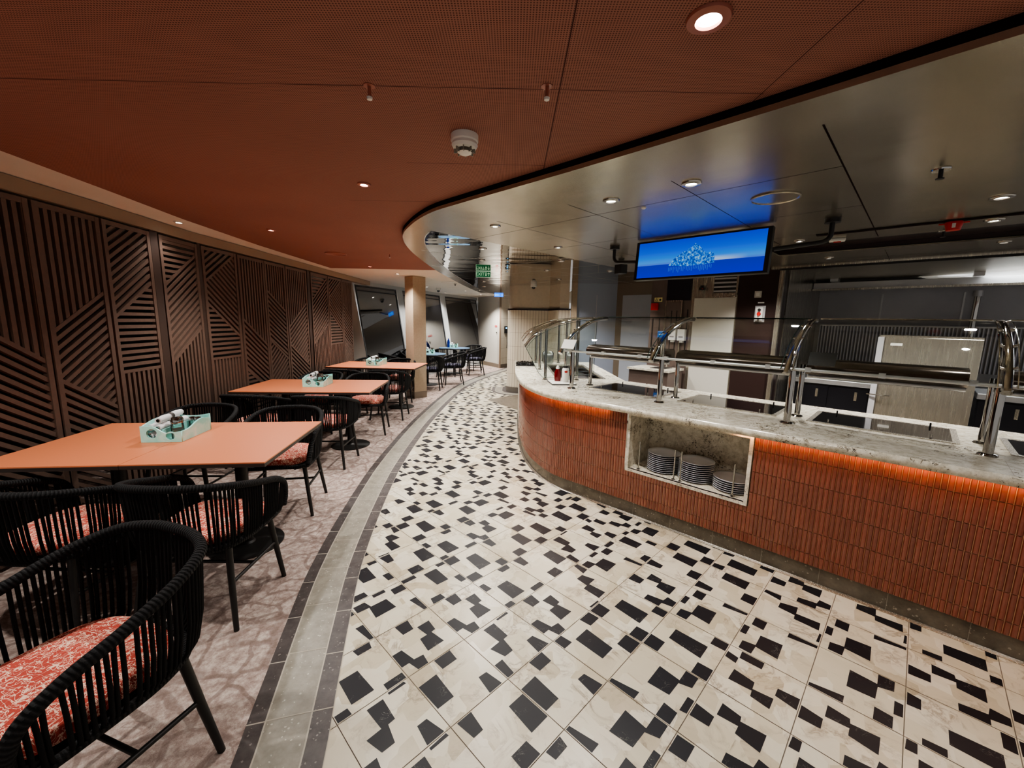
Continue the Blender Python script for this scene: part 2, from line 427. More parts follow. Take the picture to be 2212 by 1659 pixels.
def plate2d(loops, thick=0.0, bevel=0.0):
    """bmesh of a flat plate with holes; loops in the XY plane, extruded by thick (centred)"""
    cu = bpy.data.curves.new('tmp', 'CURVE'); cu.dimensions = '2D'; cu.fill_mode = 'BOTH'; cu.extrude = thick / 2; cu.bevel_depth = bevel
    for lp in loops:
        sp = cu.splines.new('POLY'); sp.points.add(len(lp) - 1); sp.use_cyclic_u = True
        for p, q in zip(sp.points, lp): p.co = (q[0], q[1], 0, 1)
    return curve_bm(cu)
def curve_bm(cu):
    o = bpy.data.objects.new('tmp', cu); C.objects.link(o)
    bpy.context.view_layer.update()
    me = bpy.data.meshes.new_from_object(o.evaluated_get(bpy.context.evaluated_depsgraph_get()))
    bm = bmesh.new(); bm.from_mesh(me); bpy.data.objects.remove(o); bpy.data.meshes.remove(me); bpy.data.curves.remove(cu)
    bmesh.ops.remove_doubles(bm, verts=bm.verts, dist=1e-6)
    return bm
def text_bm(s, size, depth=.001):
    cu = bpy.data.curves.new('tmp', 'FONT'); cu.body = s; cu.size = size; cu.extrude = depth / 2
    cu.align_x = 'CENTER'; cu.align_y = 'CENTER'
    return curve_bm(cu)
def xf(bm, M): bmesh.ops.transform(bm, matrix=M, verts=bm.verts); return bm
def stand(origin, xdir):
    """matrix: local XY plane stands upright with local X along xdir (2-D), local Y = world Z, local Z facing right of xdir"""
    x = Vector((xdir[0], xdir[1], 0)).normalized(); y = Vector((0, 0, 1)); z = x.cross(y)
    M = Matrix((x, y, z)).transposed().to_4x4(); M.translation = Vector(origin); return M
def circle(cx, cy, r, n=24): return [(cx + r * math.cos(2 * PI * i / n), cy + r * math.sin(2 * PI * i / n)) for i in range(n)]
def merge(dst, src):
    me = bpy.data.meshes.new('t'); src.to_mesh(me); src.free(); dst.from_mesh(me); bpy.data.meshes.remove(me)
# ------------------------------------------------------------------ floor
S = 0.312572; GA = -0.7837485; GO = Vector((-0.654386, 1.798854))
D1 = Vector((math.cos(GA), math.sin(GA))); D2 = Vector((math.sin(GA), -math.cos(GA)))
def gridpt(i, j): return GO + D1 * (S * i) + D2 * (S * j)
TILES = {
 1: [[(.01,.67),(.01,.43),(.25,.46),(.25,.65)], [(.26,.40),(.26,.17),(.50,.20),(.51,.28),(.80,.24),(.80,.54),(.51,.50),(.51,.37)], [(.51,.99),(.51,.83),(.79,.78),(.81,.63),(.99,.66),(.99,.83),(.80,.87),(.80,.99)]],
 2: [[(.01,.37),(.01,.10),(.15,.13),(.15,.35)], [(.40,.74),(.40,.47),(.86,.44),(.86,.76)], [(.87,.31),(.87,.02),(.99,.02),(.99,.31)], [(.87,.99),(.87,.82),(.99,.81),(.99,.99)], [(.16,.99),(.16,.87),(.38,.85),(.38,.99)]],
 3: [[(.01,.92),(.01,.69),(.30,.73),(.30,.88)], [(.30,.28),(.30,.01),(.75,.01),(.75,.32)], [(.77,.70),(.77,.44),(.99,.43),(.99,.71)]],
 4: [[(.01,.99),(.01,.71),(.25,.72),(.25,.99)], [(.25,.58),(.25,.31),(.77,.31),(.77,.63)], [(.77,.21),(.77,.01),(.99,.01),(.99,.20)], [(.77,.99),(.77,.73),(.99,.72),(.99,.99)]],
 5: [[(.01,.2),(.02,.01),(.12,.01),(.12,.19)], [(.01,.99),(.01,.70),(.12,.70),(.12,.99)], [(.13,.55),(.13,.25),(.59,.27),(.58,.53)], [(.60,.15),(.60,.01),(.83,.01),(.83,.14)], [(.83,.85),(.84,.64),(.99,.63),(.99,.89)]],
 6: [[(.1,.25),(.1,.01),(.28,.01),(.28,.26)], [(.01,.58),(.01,.34),(.1,.34),(.1,.58)], [(.60,.14),(.60,.01),(.99,.01),(.99,.08)], [(.10,.97),(.10,.76),(.28,.72),(.28,.43),(.59,.40),(.60,.79),(.29,.76),(.28,.97)]],
 7: [[(.01,.11),(.02,.01),(.28,.01),(.30,.18)], [(.31,.42),(.31,.24),(.57,.17),(.58,.38),(.93,.36),(.94,.59),(.58,.57),(.57,.45)], [(.95,.92),(.96,.66),(.99,.67),(.99,.91)]],
 8: [[(.01,.99),(.01,.92),(.4,.84),(.4,.99)], [(.40,.61),(.40,.21),(.71,.24),(.71,.01),(.89,.01),(.89,.24),(.72,.30),(.71,.58)], [(.71,.99),(.71,.74),(.90,.76),(.90,.99)], [(.90,.70),(.90,.42),(.99,.42),(.99,.68)]],
 9: [[(.01,.30),(.01,.16),(.17,.19),(.17,.33)], [(.18,.18),(.17,.01),(.48,.01),(.48,.17)], [(.18,.71),(.19,.46),(.47,.5),(.48,.64),(.73,.60),(.73,.82),(.49,.79),(.48,.68)], [(.73,.53),(.73,.37),(.99,.34),(.99,.57)]],
 10: [[(.02,.33),(.01,.08),(.06,.07),(.06,.33)], [(.06,.65),(.06,.42),(.42,.44),(.43,.54),(.69,.59),(.69,.76),(.43,.83),(.42,.63)], [(.70,.99),(.70,.83),(.99,.87),(.99,.99)], [(.70,.29),(.70,.15),(.99,.08),(.99,.33)]],
 11: [[(.01,.58),(.01,.29),(.22,.31),(.22,.57)], [(.24,.99),(.23,.69),(.69,.72),(.69,.98)], [(.69,.28),(.70,.14),(.99,.1),(.99,.33)]],
 12: [[(.01,.3),(.01,.03),(.22,.02),(.22,.28)], [(.01,.99),(.01,.82),(.22,.80),(.22,.99)], [(.22,.71),(.22,.39),(.74,.43),(.74,.72)], [(.74,.30),(.74,.02),(.99,.02),(.99,.32)]],
}
KNOWN = {(-3,-3):4,(-4,-3):3,(-4,-2):4,(-3,-4):3,(-3,-2):7,(-2,-4):1,(-2,-3):2,(-2,-2):3,(-2,-1):5,(-1,-7):11,(-1,-6):12,(-1,-4):3,(-1,-3):4,(-1,-2):5,(-1,-1):6,
 (0,-7):1,(0,-6):9,(0,-5):10,(0,-4):3,(0,-3):2,(0,-2):1,(0,-1):1,(0,0):2,(1,-7):6,(1,-6):5,(1,-5):6,(1,-4):7,(1,-3):1,(1,-2):10,(1,-1):11,(1,0):10,(1,1):11,
 (2,-7):4,(2,-6):3,(2,-5):1,(2,-4):4,(2,-3):12,(2,-2):11,(2,-1):3,(2,0):10,(3,-7):12,(3,-6):3,(3,-5):6,(3,-4):4,(3,-3):8,(3,-2):8,(3,-1):2,
 (4,-6):7,(4,-5):6,(4,-4):9,(4,-3):1,(5,-7):7,(5,-6):6,(5,-5):8,(5,-4):1,(5,-3):5,(6,-6):1,(6,-5):2}
def build_floor():
    bm = bmesh.new()
    quad(bm, [(-4, -2, -.003), (9.5, -2, -.003), (9.5, 17, -.003), (-4, 17, -.003)], 2)
    g = .0055
    for i in range(-42, 22):
        for j in range(-46, 24):
            c = gridpt(i + .5, j + .5)
            if not (-1.9 < c.x < 3.6 and -.9 < c.y < 14.6): continue
            if c.x + c.y > 4.6 and c.x > .45: continue
            if c.y < .2 and c.x > 2: continue
            P = lambda s, t, z=0.0: (*(gridpt(i + g / 1 + s * (1 - 2 * g), j + g + t * (1 - 2 * g))), z)
            quad(bm, [P(0, 0), P(0, 1), P(1, 1), P(1, 0)], 0)
            k = KNOWN.get((i, j)) or random.Random(i * 131 + j * 17).choice((1, 2, 3, 4, 5, 6, 7, 8, 9, 10, 11, 12))
            for poly in TILES[k]:
                f = bm.faces.new([bm.verts.new(P(s, t, .0006)) for s, t in poly]); f.material_index = 1
                f.normal_update()
                if f.normal.z < 0: f.normal_flip()
    o = struct('floor', bm, ['cream', 'black_tile', 'grout'], label='cream marble floor tiles inlaid with black shapes')
    # border bands and carpet : E3 is the edge of the tiled aisle
    E3 = [(-.1, -.9), (-.36, 0), (-.5, .55), (-.64, 1.2), (-.72, 1.5), (-.83, 1.92), (-.94, 2.38), (-1.04, 3.0), (-1.13, 3.72), (-1.18, 4.3), (-1.22, 5.3), (-1.23, 6.4), (-1.18, 8.0), (-1.08, 9.3), (-.85, 10.6), (-.42, 12.1), (-.1, 13.0), (.2, 14.2)]
    path = catmull(E3, 4)
    def band(name, d0, d1, z, mat, lab, joints=None):
        bm = bmesh.new(); A = offset(path, d0); B = offset(path, d1)
        Ls = [0]
        for p, q in zip(path[:-1], path[1:]): Ls.append(Ls[-1] + (q - p).length)
        for k in range(len(A) - 1):
            quad(bm, [(*A[k], z), (*A[k + 1], z), (*B[k + 1], z), (*B[k], z)], 0)
        # thin light joints
        step = joints; t = step * .3
        while t < Ls[-1]:
            k = max(i for i in range(len(Ls)) if Ls[i] <= t); k = min(k, len(A) - 2)
            f = (t - Ls[k]) / (Ls[k + 1] - Ls[k]); a = A[k].lerp(A[k + 1], f); b = B[k].lerp(B[k + 1], f); d = (A[k + 1] - A[k]).normalized() * .0026
            quad(bm, [(*(a - d), z + .0008), (*(a + d), z + .0008), (*(b + d), z + .0008), (*(b - d), z + .0008)], 1)
            t += step
        for E in (A, B):
            E2 = offset(E, .003 if E is B else -.003)
            for k in range(len(E) - 1):
                pts = [(*E[k], z + .0006), (*E[k + 1], z + .0006), (*E2[k + 1], z + .0006), (*E2[k], z + .0006)]
                quad(bm, pts if E is A else pts, 1)
        bmesh.ops.recalc_face_normals(bm, faces=bm.faces)
        for f in bm.faces:
            if f.normal.z < 0: f.normal_flip()
        return struct(name, bm, [mat, 'border_joint'], label=lab)
    band('trim_1', 0, .078, .0022, 'border_dark', 'dark stone band edging the tiled aisle', .29)
    band('trim_2', .078, .245, .0022, 'border_grey', 'grey terrazzo band between two dark stone bands', .33)
    band('trim_3', .245, .315, .0022, 'border_dark', 'dark stone band edging the carpet', .29)
    bm = bmesh.new(); E0 = offset(path, .312)
    for k in range(len(E0) - 1):
        quad(bm, [(*E0[k + 1], .0035), (*E0[k], .0035), (-6.5, E0[k].y, .0035), (-6.5, E0[k + 1].y, .0035)][::-1], 0)
    for f in bm.faces:
        f.normal_update()
        if f.normal.z < 0: f.normal_flip()
    struct('floor_carpet', bm, ['carpet'], label='taupe patterned carpet under the tables')
build_floor()

# ------------------------------------------------------------------ ceilings
ZC, ZS = 2.38, 2.32
STEEL_EDGE = catmull([(3.36, -.88), (2.3, .16), (1.62, .84), (1.25, 1.2), (.93, 1.53), (.40, 2.06), (.09, 2.36), (-.34, 2.77), (-.61, 3.05), (-.85, 3.45), (-1.04, 3.92), (-1.15, 4.6), (-1.2, 5.6), (-1.21, 6.6), (-1.17, 7.8), (-1.1, 9.2), (-1.0, 10.6), (-.9, 11.6)], 5)
def build_ceilings():
    bm = bmesh.new(); box(bm, 1.5, 7, ZC + .03, 18, 22, .05)
    struct('ceiling', bm, 'beige', label='beige painted ceiling')
    # terracotta fabric field, 70 cm panels with fine joints
    bm = bmesh.new()
    poly = [(-2.2, -2.5), (-2.45, .8), (-2.62, 2.2), (-2.72, 2.9), (-2.84, 3.64), (-2.95, 4.87), (-3.03, 6.9), (-.6, 6.9), (4, 2.2), (6.5, -.8), (6.5, -2.5)]
    prism(bm, poly, ZC - .008, ZC - .001)
    struct('ceiling_fabric', bm, 'terracotta', label='terracotta perforated fabric ceiling field')
    bm = bmesh.new(); z = ZC - .0085
    def seam(x0, y0, x1, y1, w=.004):
        d = Vector((x1 - x0, y1 - y0)).normalized() * w / 2; nn = Vector((-d.y, d.x))
        quad(bm, [(x0 + nn.x, y0 + nn.y, z), (x1 + nn.x, y1 + nn.y, z), (x1 - nn.x, y1 - nn.y, z), (x0 - nn.x, y0 - nn.y, z)])
    seam(.145, -2, .145, 2.7); seam(.85, -2, .85, 1.85); seam(-2.6, 1.56, .86, 1.56); seam(-.57, 2.26, .145, 2.26); seam(-1.15, 2.96, -.3, 2.96); seam(-.57, .86, .86, .86)
    struct('trim_4', bm, 'seam', label='dark joint between ceiling fabric panels')
    # brushed and mirror-polished steel canopy with a recessed dark trough
    edge = STEEL_EDGE
    body = [tuple(p) for p in edge] + [(-.2, 12.3), (1.4, 12.3), (1.4, 8.6), (4.5, 8.6), (7.5, 3), (7.5, -1)]
    inner = offset(edge, -.2)
    trough = [tuple(AB(*p)) for p in ((-1.2, 4.62), (4.2, 4.72), (4.2, 5.42), (-1.2, 5.25))]
    split = -3.08
    def part(poly_loops, name, mat, lab, z=ZS, th=.02):
        b = plate2d(poly_loops, th); xf(b, Matrix.Translation((0, 0, z + th / 2)))
        return struct(name, b, mat, label=lab)
    # split the canopy along a = -3.08 into brushed and polished fields
    def side(poly, keep_right):
        out = []; n = len(poly); fa = lambda p: (p[0] - p[1]) * RT - split
        for i in range(n):
            p, q = poly[i], poly[(i + 1) % n]; a, b = fa(p), fa(q)
            if (a >= 0) == keep_right: out.append(p)
            if (a < 0) != (b < 0):
                t = a / (a - b); out.append((p[0] + (q[0] - p[0]) * t, p[1] + (q[1] - p[1]) * t))
        return out
    field = [tuple(p) for p in inner] + body[len(edge):]
    part([side(field, True), trough], 'ceiling_steel', 'steel_ceiling', 'brushed steel ceiling above the buffet')
    part([side(field, False)], 'ceiling_mirror', 'steel_mirror', 'polished steel ceiling reflecting the room')
    bm = bmesh.new()
    for k in range(len(edge) - 1):
        quad(bm, [(*edge[k], ZS), (*inner[k], ZS), (*inner[k + 1], ZS), (*edge[k + 1], ZS)][::-1], 0)
        quad(bm, [(*edge[k], ZS), (*edge[k + 1], ZS), (*edge[k + 1], ZS + .022), (*edge[k], ZS + .022)], 0)
        quad(bm, [(*edge[k], ZS + .022), (*edge[k + 1], ZS + .022), (*edge[k + 1], ZC - .008), (*edge[k], ZC - .008)], 1)
    for f in bm.faces:
        f.normal_update()
        if f.material_index == 0 and f.normal.z > .5: f.normal_flip()
    struct('trim_5', bm, ['steel_ceiling', 'black_gap'], label='curved steel border strip with a dark edge along the ceiling fabric')
    bm = bmesh.new()
    def seamAB(a0, b0, a1, b1, w=.005):
        p, q = AB(a0, b0), AB(a1, b1); d = (q - p).normalized() * w / 2; nn = Vector((-d.y, d.x)); zz = ZS - .0006
        quad(bm, [(*(p + nn), zz), (*(q + nn), zz), (*(q - nn), zz), (*(p - nn), zz)])
    for a in (-2.4, -1.72, -1.04, -.36, .9, 1.6): seamAB(a, 1.98 if a > -1 else 2.2, a, 4.6, .007 if abs(a + .36) < .01 else .0035)
    for b in (2.53, 3.39): seamAB(-3.05, b, -.36, b, .0035)
    seamAB(-3.05, 4.18, 3, 4.18, .0035)
    for a in (-.36, .9, 1.6): seamAB(a, 5.4, a, 6.2, .004)
    seamAB(-1.2, 5.85, 3, 5.85, .004)
    struct('trim_6', bm, 'black_gap', label='dark joint between steel ceiling panels')
    bm = bmesh.new()
    for b in (2.6, 3.3, 4.0, 4.7, 5.4, 6.1, 6.8, 7.5): seamAB(-3.6 - (b - 2.6) * .88, b, -3.1, b, .006)
    for a in (-4.0, -5.0, -6.0): seamAB(a, 1.75 - (a + 3) * .8, a, 8, .005)
    for p_, q_ in zip(inner[:-1], inner[1:]):
        if (p_.x - p_.y) * RT < split:
            n_ = (q_ - p_).normalized() * .004; n_ = Vector((-n_.y, n_.x)); quad(bm, [(*(p_ + n_), ZS - .0008), (*(q_ + n_), ZS - .0008), (*(q_ - n_), ZS - .0008), (*(p_ - n_), ZS - .0008)])
    struct('trim_18', bm, 'steel_white', label='bright joint between polished ceiling panels')
    bm = bmesh.new()
    t2 = [Vector(p) for p in trough]
    for i in range(4):
        p, q = t2[i], t2[(i + 1) % 4]; quad(bm, [(*p, ZS), (*q, ZS), (*q, ZS + .05), (*p, ZS + .05)])
    quad(bm, [(*p, ZS + .05) for p in t2])
    struct('trim_7', bm, 'wood_dark', label='dark recessed trough across the steel ceiling')
    bm = bmesh.new()
    boxAB(bm, -.72, 3, 4.21, 4.27, ZS - .006, ZS - .0005)
    struct('trim_8', bm, 'black_gap', label='slim dark air slot in the steel ceiling')
    # soffit above the slatted screens
    bm = bmesh.new(); P = [(-2.97, .8), (-3.04, 2.3), (-3.1, 3.15), (-3.215, 4.2), (-3.215, 9.3)]
    for p, q in zip(P[:-1], P[1:]):
        quad(bm, [(*p, 2.29), (*q, 2.29), (*q, ZC), (*p, ZC)][::-1]); quad(bm, [(*p, 2.29), (p[0] - .12, p[1], 2.29), (q[0] - .12, q[1], 2.29), (*q, 2.29)][::-1])
    quad(bm, [(-3.215, 9.3, 2.29), (-3.335, 9.3, 2.29), (-3.335, 9.3, ZC), (-3.215, 9.3, ZC)])
    struct('trim_9', bm, 'fascia', label='taupe soffit band above the slatted screens')
build_ceilings()

# ------------------------------------------------------------------ outer walls and windows
def build_walls():
    # dark outer side behind the slatted screens, leaning outward at the top
    bm = bmesh.new(); quad(bm, [(-4.25, -1.5, 0), (-4.25, 9.1, 0), (-4.7, 9.1, 2.4), (-4.7, -1.5, 2.4)])
    struct('wall_left', bm, 'night', label='dark outer wall behind the slatted screens')
    bm = bmesh.new(); quad(bm, [(-4.8, 9.12, 0), (-3.17, 9.12, 0), (-3.56, 9.12, 2.4), (-4.8, 9.12, 2.4)])
    struct('wall_return', bm, 'wall_grey', label='off-white sloping return wall beside the last slatted screen')
    T = [Vector(p) for p in ((-3.54, 9.2), (-3.0, 10.75), (-2.27, 13.1), (-1.36, 15.2))]
    lean = .16
    def pt(seg, u, z, back=0):
        p, q = T[seg], T[seg + 1]; d = (q - p).normalized(); nrm = Vector((d.y, -d.x)); w = p.lerp(q, u)
        return Vector((*(w + nrm * ((2.35 - z) * lean - back)), z))
    for s, (u0, u1, nm) in enumerate(((.0, .93, 1), (.06, .92, 2), (.05, .97, 3))):
        bm = bmesh.new(); z0, z1 = .25, 2.3; fw = .035
        uf = fw / (T[s + 1] - T[s]).length
        def fr(a0, a1, b0, b1): quad(bm, [pt(s, a0, b0, -.012), pt(s, a1, b0, -.012), pt(s, a1, b1, -.012), pt(s, a0, b1, -.012)])
        fr(u0, u1, z1 - fw, z1); fr(u0, u1, z0, z0 + fw); fr(u0, u0 + uf, z0, z1); fr(u1 - uf, u1, z0, z1)
        fr(u0, u1, z1 - .13, z1 - .105)
        o = struct('window_%d' % nm, bm, 'window_frame', label='dark frame of a sloping night window')
        bm = bmesh.new(); quad(bm, [pt(s, u0, z0), pt(s, u1, z0), pt(s, u1, z1), pt(s, u0, z1)])
        struct('window_pane', bm, 'window_glass', parent=o)
    bm = bmesh.new()
    for s, u0, u1 in ((0, .93, 1.0), (1, 0, .06), (1, .92, 1.0), (2, 0, .05), (2, .97, 1.0)):
        quad(bm, [pt(s, u0, 0, -.02), pt(s, u1, 0, -.02), pt(s, u1, 2.4, -.02), pt(s, u0, 2.4, -.02)])
    for s in range(3):
        quad(bm, [pt(s, 0, 2.3, -.015), pt(s, 1, 2.3, -.015), pt(s, 1, 2.42, -.015), pt(s, 0, 2.42, -.015)])
        quad(bm, [pt(s, 0, 0, -.015), pt(s, 1, 0, -.015), pt(s, 1, .25, -.015), pt(s, 0, .25, -.015)])
    struct('wall_far_left', bm, 'mullion', label='pale grey leaning mullions between the night windows')
    # far wall: flush service door, then white strip tiles
    A, B, D, E = Vector((-1.29, 14.95)), Vector((-.42, 13.5)), Vector((-.1, 13.95)), Vector((.9, 15.4))
    bm = bmesh.new(); quad(bm, [(*A, 0), (*B, 0), (*B, 2.4), (*A, 2.4)])
    struct('wall_far', bm, 'wall_grey', label='off-white wall panel at the far end of the aisle')
    d = (B - A).normalized(); nrm = Vector((d.y, -d.x))
    bm = bmesh.new()
    def strip(u0, u1, z0, z1, off=.004, mi=0):
        p = A.lerp(B, u0) + nrm * off; q = A.lerp(B, u1) + nrm * off
        quad(bm, [(*p, z0), (*q, z0), (*q, z1), (*p, z1)], mi)
    strip(.1, .9, .14, 2.2, .004, 0); strip(.095, .1, .14, 2.2, .005, 1); strip(.9, .905, .14, 2.2, .005, 1)
    dr = struct('door_1', bm, ['white_panel', 'column_base'], label='flush off-white service door in the far wall')
    bm = bmesh.new(); p = A.lerp(B, .87) + nrm * .02; cyl(bm, p.x, p.y, 1.16, 1.2, .02, 10)
    struct('door_handle', bm, 'chrome', parent=dr)
    bm = bmesh.new(); uv = bm.loops.layers.uv.verify()
    for p, q in ((B, D), (D, E)):
        f = quad(bm, [(*p, 0), (*q, 0), (*q, 2.4), (*p, 2.4)]); L = (q - p).length
        for lp, u in zip(f.loops, ((0, 0), (L / .075, 0), (L / .075, 2.4 / .33), (0, 2.4 / .33))): lp[uv].uv = u
    struct('wall_far_tiled', bm, 'strip_tile', label='white vertical strip tile wall at the far end of the aisle')
    bm = bmesh.new()
    for p, q in ((A, B), (B, D), (D, E)):
        dd = (q - p).normalized(); nn = Vector((dd.y, -dd.x)) * .012
        quad(bm, [(*(p + nn), 0), (*(q + nn), 0), (*(q + nn), .13), (*(p + nn), .13)]); quad(bm, [(*(p + nn), .13), (*(q + nn), .13), (*q, .13), (*p, .13)])
    struct('baseboard_far', bm, 'column_base', label='taupe baseboard along the far wall')
    bm = bmesh.new(); p = B + nrm * .01
    box(bm, p.x, p.y, 1.2, .05, .05, 2.4, .5); struct('trim_10', bm, 'fascia', label='taupe corner post on the far wall')
    # free-standing square column by the third table
    poly = [(-1.93, 7.93), (-1.73, 8.13), (-1.93, 8.33), (-2.135, 8.13)]
    bm = bmesh.new(); prism(bm, poly, .13, ZC); sk = struct('column', bm, 'column', label='square taupe clad column by the third pair of tables')
    bm = bmesh.new(); prism(bm, [((x + 1.933) * 1.03 - 1.933, (y - 8.13) * 1.03 + 8.13) for x, y in poly], 0, .135)
    struct('column_trim', bm, 'column_base', parent=sk)
    # rounded tiled pillar at the end of the buffet
    out = [(-.12, 9.6), (-.12, 9.12)] + [(-.12 + .25 - .25 * math.cos(t), 9.12 - .27 * math.sin(t)) for t in [PI / 2 * k / 8 for k in range(1, 9)]] + [(.4, 8.8), (.74, 8.76), (.9, 8.25), (1.13, 8.2), (1.13, 9.6)]
    V = [Vector(p) for p in out]
    bm = bmesh.new(); uv = bm.loops.layers.uv.verify(); L = 0
    for p, q in zip(V[:-1], V[1:]):
        l2 = L + (q - p).length; f = quad(bm, [(*p, .12), (*q, .12), (*q, 1.82), (*p, 1.82)])
        for lp, u in zip(f.loops, ((L / .062, 0), (l2 / .062, 0), (l2 / .062, 1.7 / .3), (L / .062, 1.7 / .3))): lp[uv].uv = u
        L = l2
    pl = struct('pillar', bm, 'strip_tile', label='rounded pillar clad in beige strip tiles at the end of the buffet')
    ins = offset(V, .03)
    bm = bmesh.new()
    for p, q in zip(ins[:-1], ins[1:]): quad(bm, [(*p, 1.82), (*q, 1.82), (*q, ZS + .01), (*p, ZS + .01)])
    struct('pillar_surround', bm, 'pillar_top', parent=pl)
    bm = bmesh.new(); o2 = offset(V, -.008)
    for (p, q), (r, s_) in zip(zip(o2[:-1], o2[1:]), zip(ins[:-1], ins[1:])):
        quad(bm, [(*p, 1.80), (*q, 1.80), (*q, 1.835), (*p, 1.835)]); quad(bm, [(*p, 1.835), (*q, 1.835), (*s_, 1.835), (*r, 1.835)])
    struct('pillar_trim', bm, 'wood_dark', parent=pl)
    bm = bmesh.new(); o3 = offset(V, -.02)
    for p, q in zip(o3[:-1], o3[1:]):
        n = max(1, int((q - p).length / .03))
        for k in range(n):
            a, b = p.lerp(q, k / n), p.lerp(q, (k + .7) / n); quad(bm, [(*a, 0), (*b, 0), (*b, .125), (*a, .125)])
        quad(bm, [(*(p * .98 + V[4] * .02), 0), (*(q * .98 + V[4] * .02), 0), (*(q * .98 + V[4] * .02), .12), (*(p * .98 + V[4] * .02), .12)])
    struct('pillar_sill', bm, 'reeded', parent=pl)
    bm = bmesh.new(); o4, o5, o6 = offset(V, -.1), offset(V, -.27), offset(V, -.34)
    for a, b, mi in ((o3, o4, 1), (o4, o5, 0), (o5, o6, 1)):
        for k in range(len(a) - 1): quad(bm, [(*a[k], .002), (*b[k], .002), (*b[k + 1], .002), (*a[k + 1], .002)], mi)
    for f in bm.faces:
        f.normal_update()
        if f.normal.z < 0: f.normal_flip()
    struct('trim_11', bm, ['border_grey', 'border_dark'], label='stone bands on the floor around the tiled pillar')
    bm = bmesh.new(); box(bm, 1.18, 8.08, 1.16, .1, .12, 2.32); struct('trim_12', bm, 'column', label='beige door post beside the tiled pillar')
    # grey laminate wall and grey door behind the buffet
    bm = bmesh.new(); quad(bm, [(1.23, 8.1, 0), (2.02, 8.12, 0), (2.02, 8.12, 2.33), (1.23, 8.1, 2.33)])
    struct('wall_back_left', bm, 'wall_blue', label='glossy grey laminate wall behind the buffet')
    p, q = Vector((2.02, 8.12)), Vector((2.62, 7.52))
    bm = bmesh.new(); quad(bm, [(*p, 0), (*q, 0), (*q, 2.33), (*p, 2.33)]); struct('wall_back_corner', bm, 'column_base', label='taupe door surround behind the buffet')
    n2 = Vector((-RT, -RT)) * .01
    bm = bmesh.new(); a, b = p.lerp(q, .16) + n2, p.lerp(q, 1) + n2; quad(bm, [(*a, 0), (*b, 0), (*b, 2.1), (*a, 2.1)])
    struct('door_2', bm, 'door_grey', label='tall grey door behind the buffet')
    bm = bmesh.new(); quad(bm, [(1.62, 8.1, 0), (1.63, 8.1, 0), (1.63, 8.1, 2.1), (1.62, 8.1, 2.1)])
    struct('trim_13', bm, 'steel_dark', label='dark joint in the grey laminate wall')
    # cabinet wall b = 6.3
    B0 = 6.3
    def wallAB(name, a0, a1, z0, z1, mat, lab, b=B0, depth=.3):
        bm = bmesh.new(); boxAB(bm, a0, a1, b, b + depth, z0, z1); return struct(name, bm, mat, label=lab)
    wallAB('wall_back_locker', -3.16, -2.52, 0, 2.33, 'wood_mid', 'brown-grey laminate wall with narrow dark grooves', depth=1.2)
    bm = bmesh.new()
    for a in (-3.11, -2.995, -2.77, -2.66, -2.56): boxAB(bm, a - .008, a + .008, B0 - .006, B0 + .01, 1.0, 1.66 if a < -2.9 else 1.8)
    struct('trim_14', bm, 'black', label='narrow dark groove in the brown laminate wall')
    wallAB('wall_back_navy', -2.9, -2.53, 1.93, 2.33, 'navy', 'dark navy panel above the locker door', b=B0 - .02, depth=.02)
    wallAB('wall_back_panel', -2.52, -1.88, 0, 2.33, 'steel', 'steel clad wall around a white panel', depth=.3)
    wallAB('wall_back_white', -2.47, -1.90, .0, 1.96, 'white_panel', 'tall off-white wall panel behind the buffet', b=B0 - .015, depth=.015)
    wallAB('wall_back_dark', -1.88, -1.38, 0, 2.33, 'wood_dark', 'glossy dark brown wall panel', b=B0 - .01, depth=.35)
    # kitchen shell
    K = 9.0
    bm = bmesh.new(); boxAB(bm, -1.37, 5, K, K + .1, 0, 2.9); struct('wall_kitchen', bm, 'steel_dark', label='dark stainless rear wall of the galley kitchen')
    bm = bmesh.new(); boxAB(bm, -1.45, -1.37, B0 + .36, K, 0, 2.9); struct('wall_kitchen_left', bm, 'steel', label='stainless side wall of the galley kitchen')
    bm = bmesh.new()
    for a in (-.55, .35, 1.25): boxAB(bm, a, a + .02, K - .012, K, 1.2, 2.12)
    struct('trim_15', bm, 'steel_white', label='bright vertical joint on the kitchen rear wall')
    bm = bmesh.new(); boxAB(bm, -1.4, 5, 6.2, 9.2, 2.72, 2.8); struct('ceiling_kitchen', bm, 'steel_white', label='stainless ceiling of the galley kitchen')
    bm = bmesh.new(); boxAB(bm, -1.5, 5, 6.24, 6.34, 2.3, 2.75); struct('beam', bm, 'steel', label='steel lintel over the kitchen opening')
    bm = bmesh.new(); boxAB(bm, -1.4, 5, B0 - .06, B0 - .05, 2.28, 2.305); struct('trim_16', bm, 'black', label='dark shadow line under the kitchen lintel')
    bm = bmesh.new(); boxAB(bm, -1.40, -1.35, B0 - .05, B0 + .02, 0, 2.3); struct('trim_17', bm, 'steel', label='steel jamb of the kitchen opening')
    bm = bmesh.new(); boxAB(bm, -1.35, 5, B0 + .05, K, -.01, .004); struct('floor_kitchen', bm, 'steel_dark', label='dark kitchen floor')
    bm = bmesh.new(); quad(bm, [(*AB(-1.0, 4.6), .003), (*AB(5, 4.6), .003), (*AB(5, 6.3), .003), (*AB(-6, 6.3), .003), (*AB(-6, 5.3), .003), (*AB(-2.6, 4.6), .003)]); struct('floor_service', bm, 'plinth', label='grey service floor behind the buffet')
build_walls()
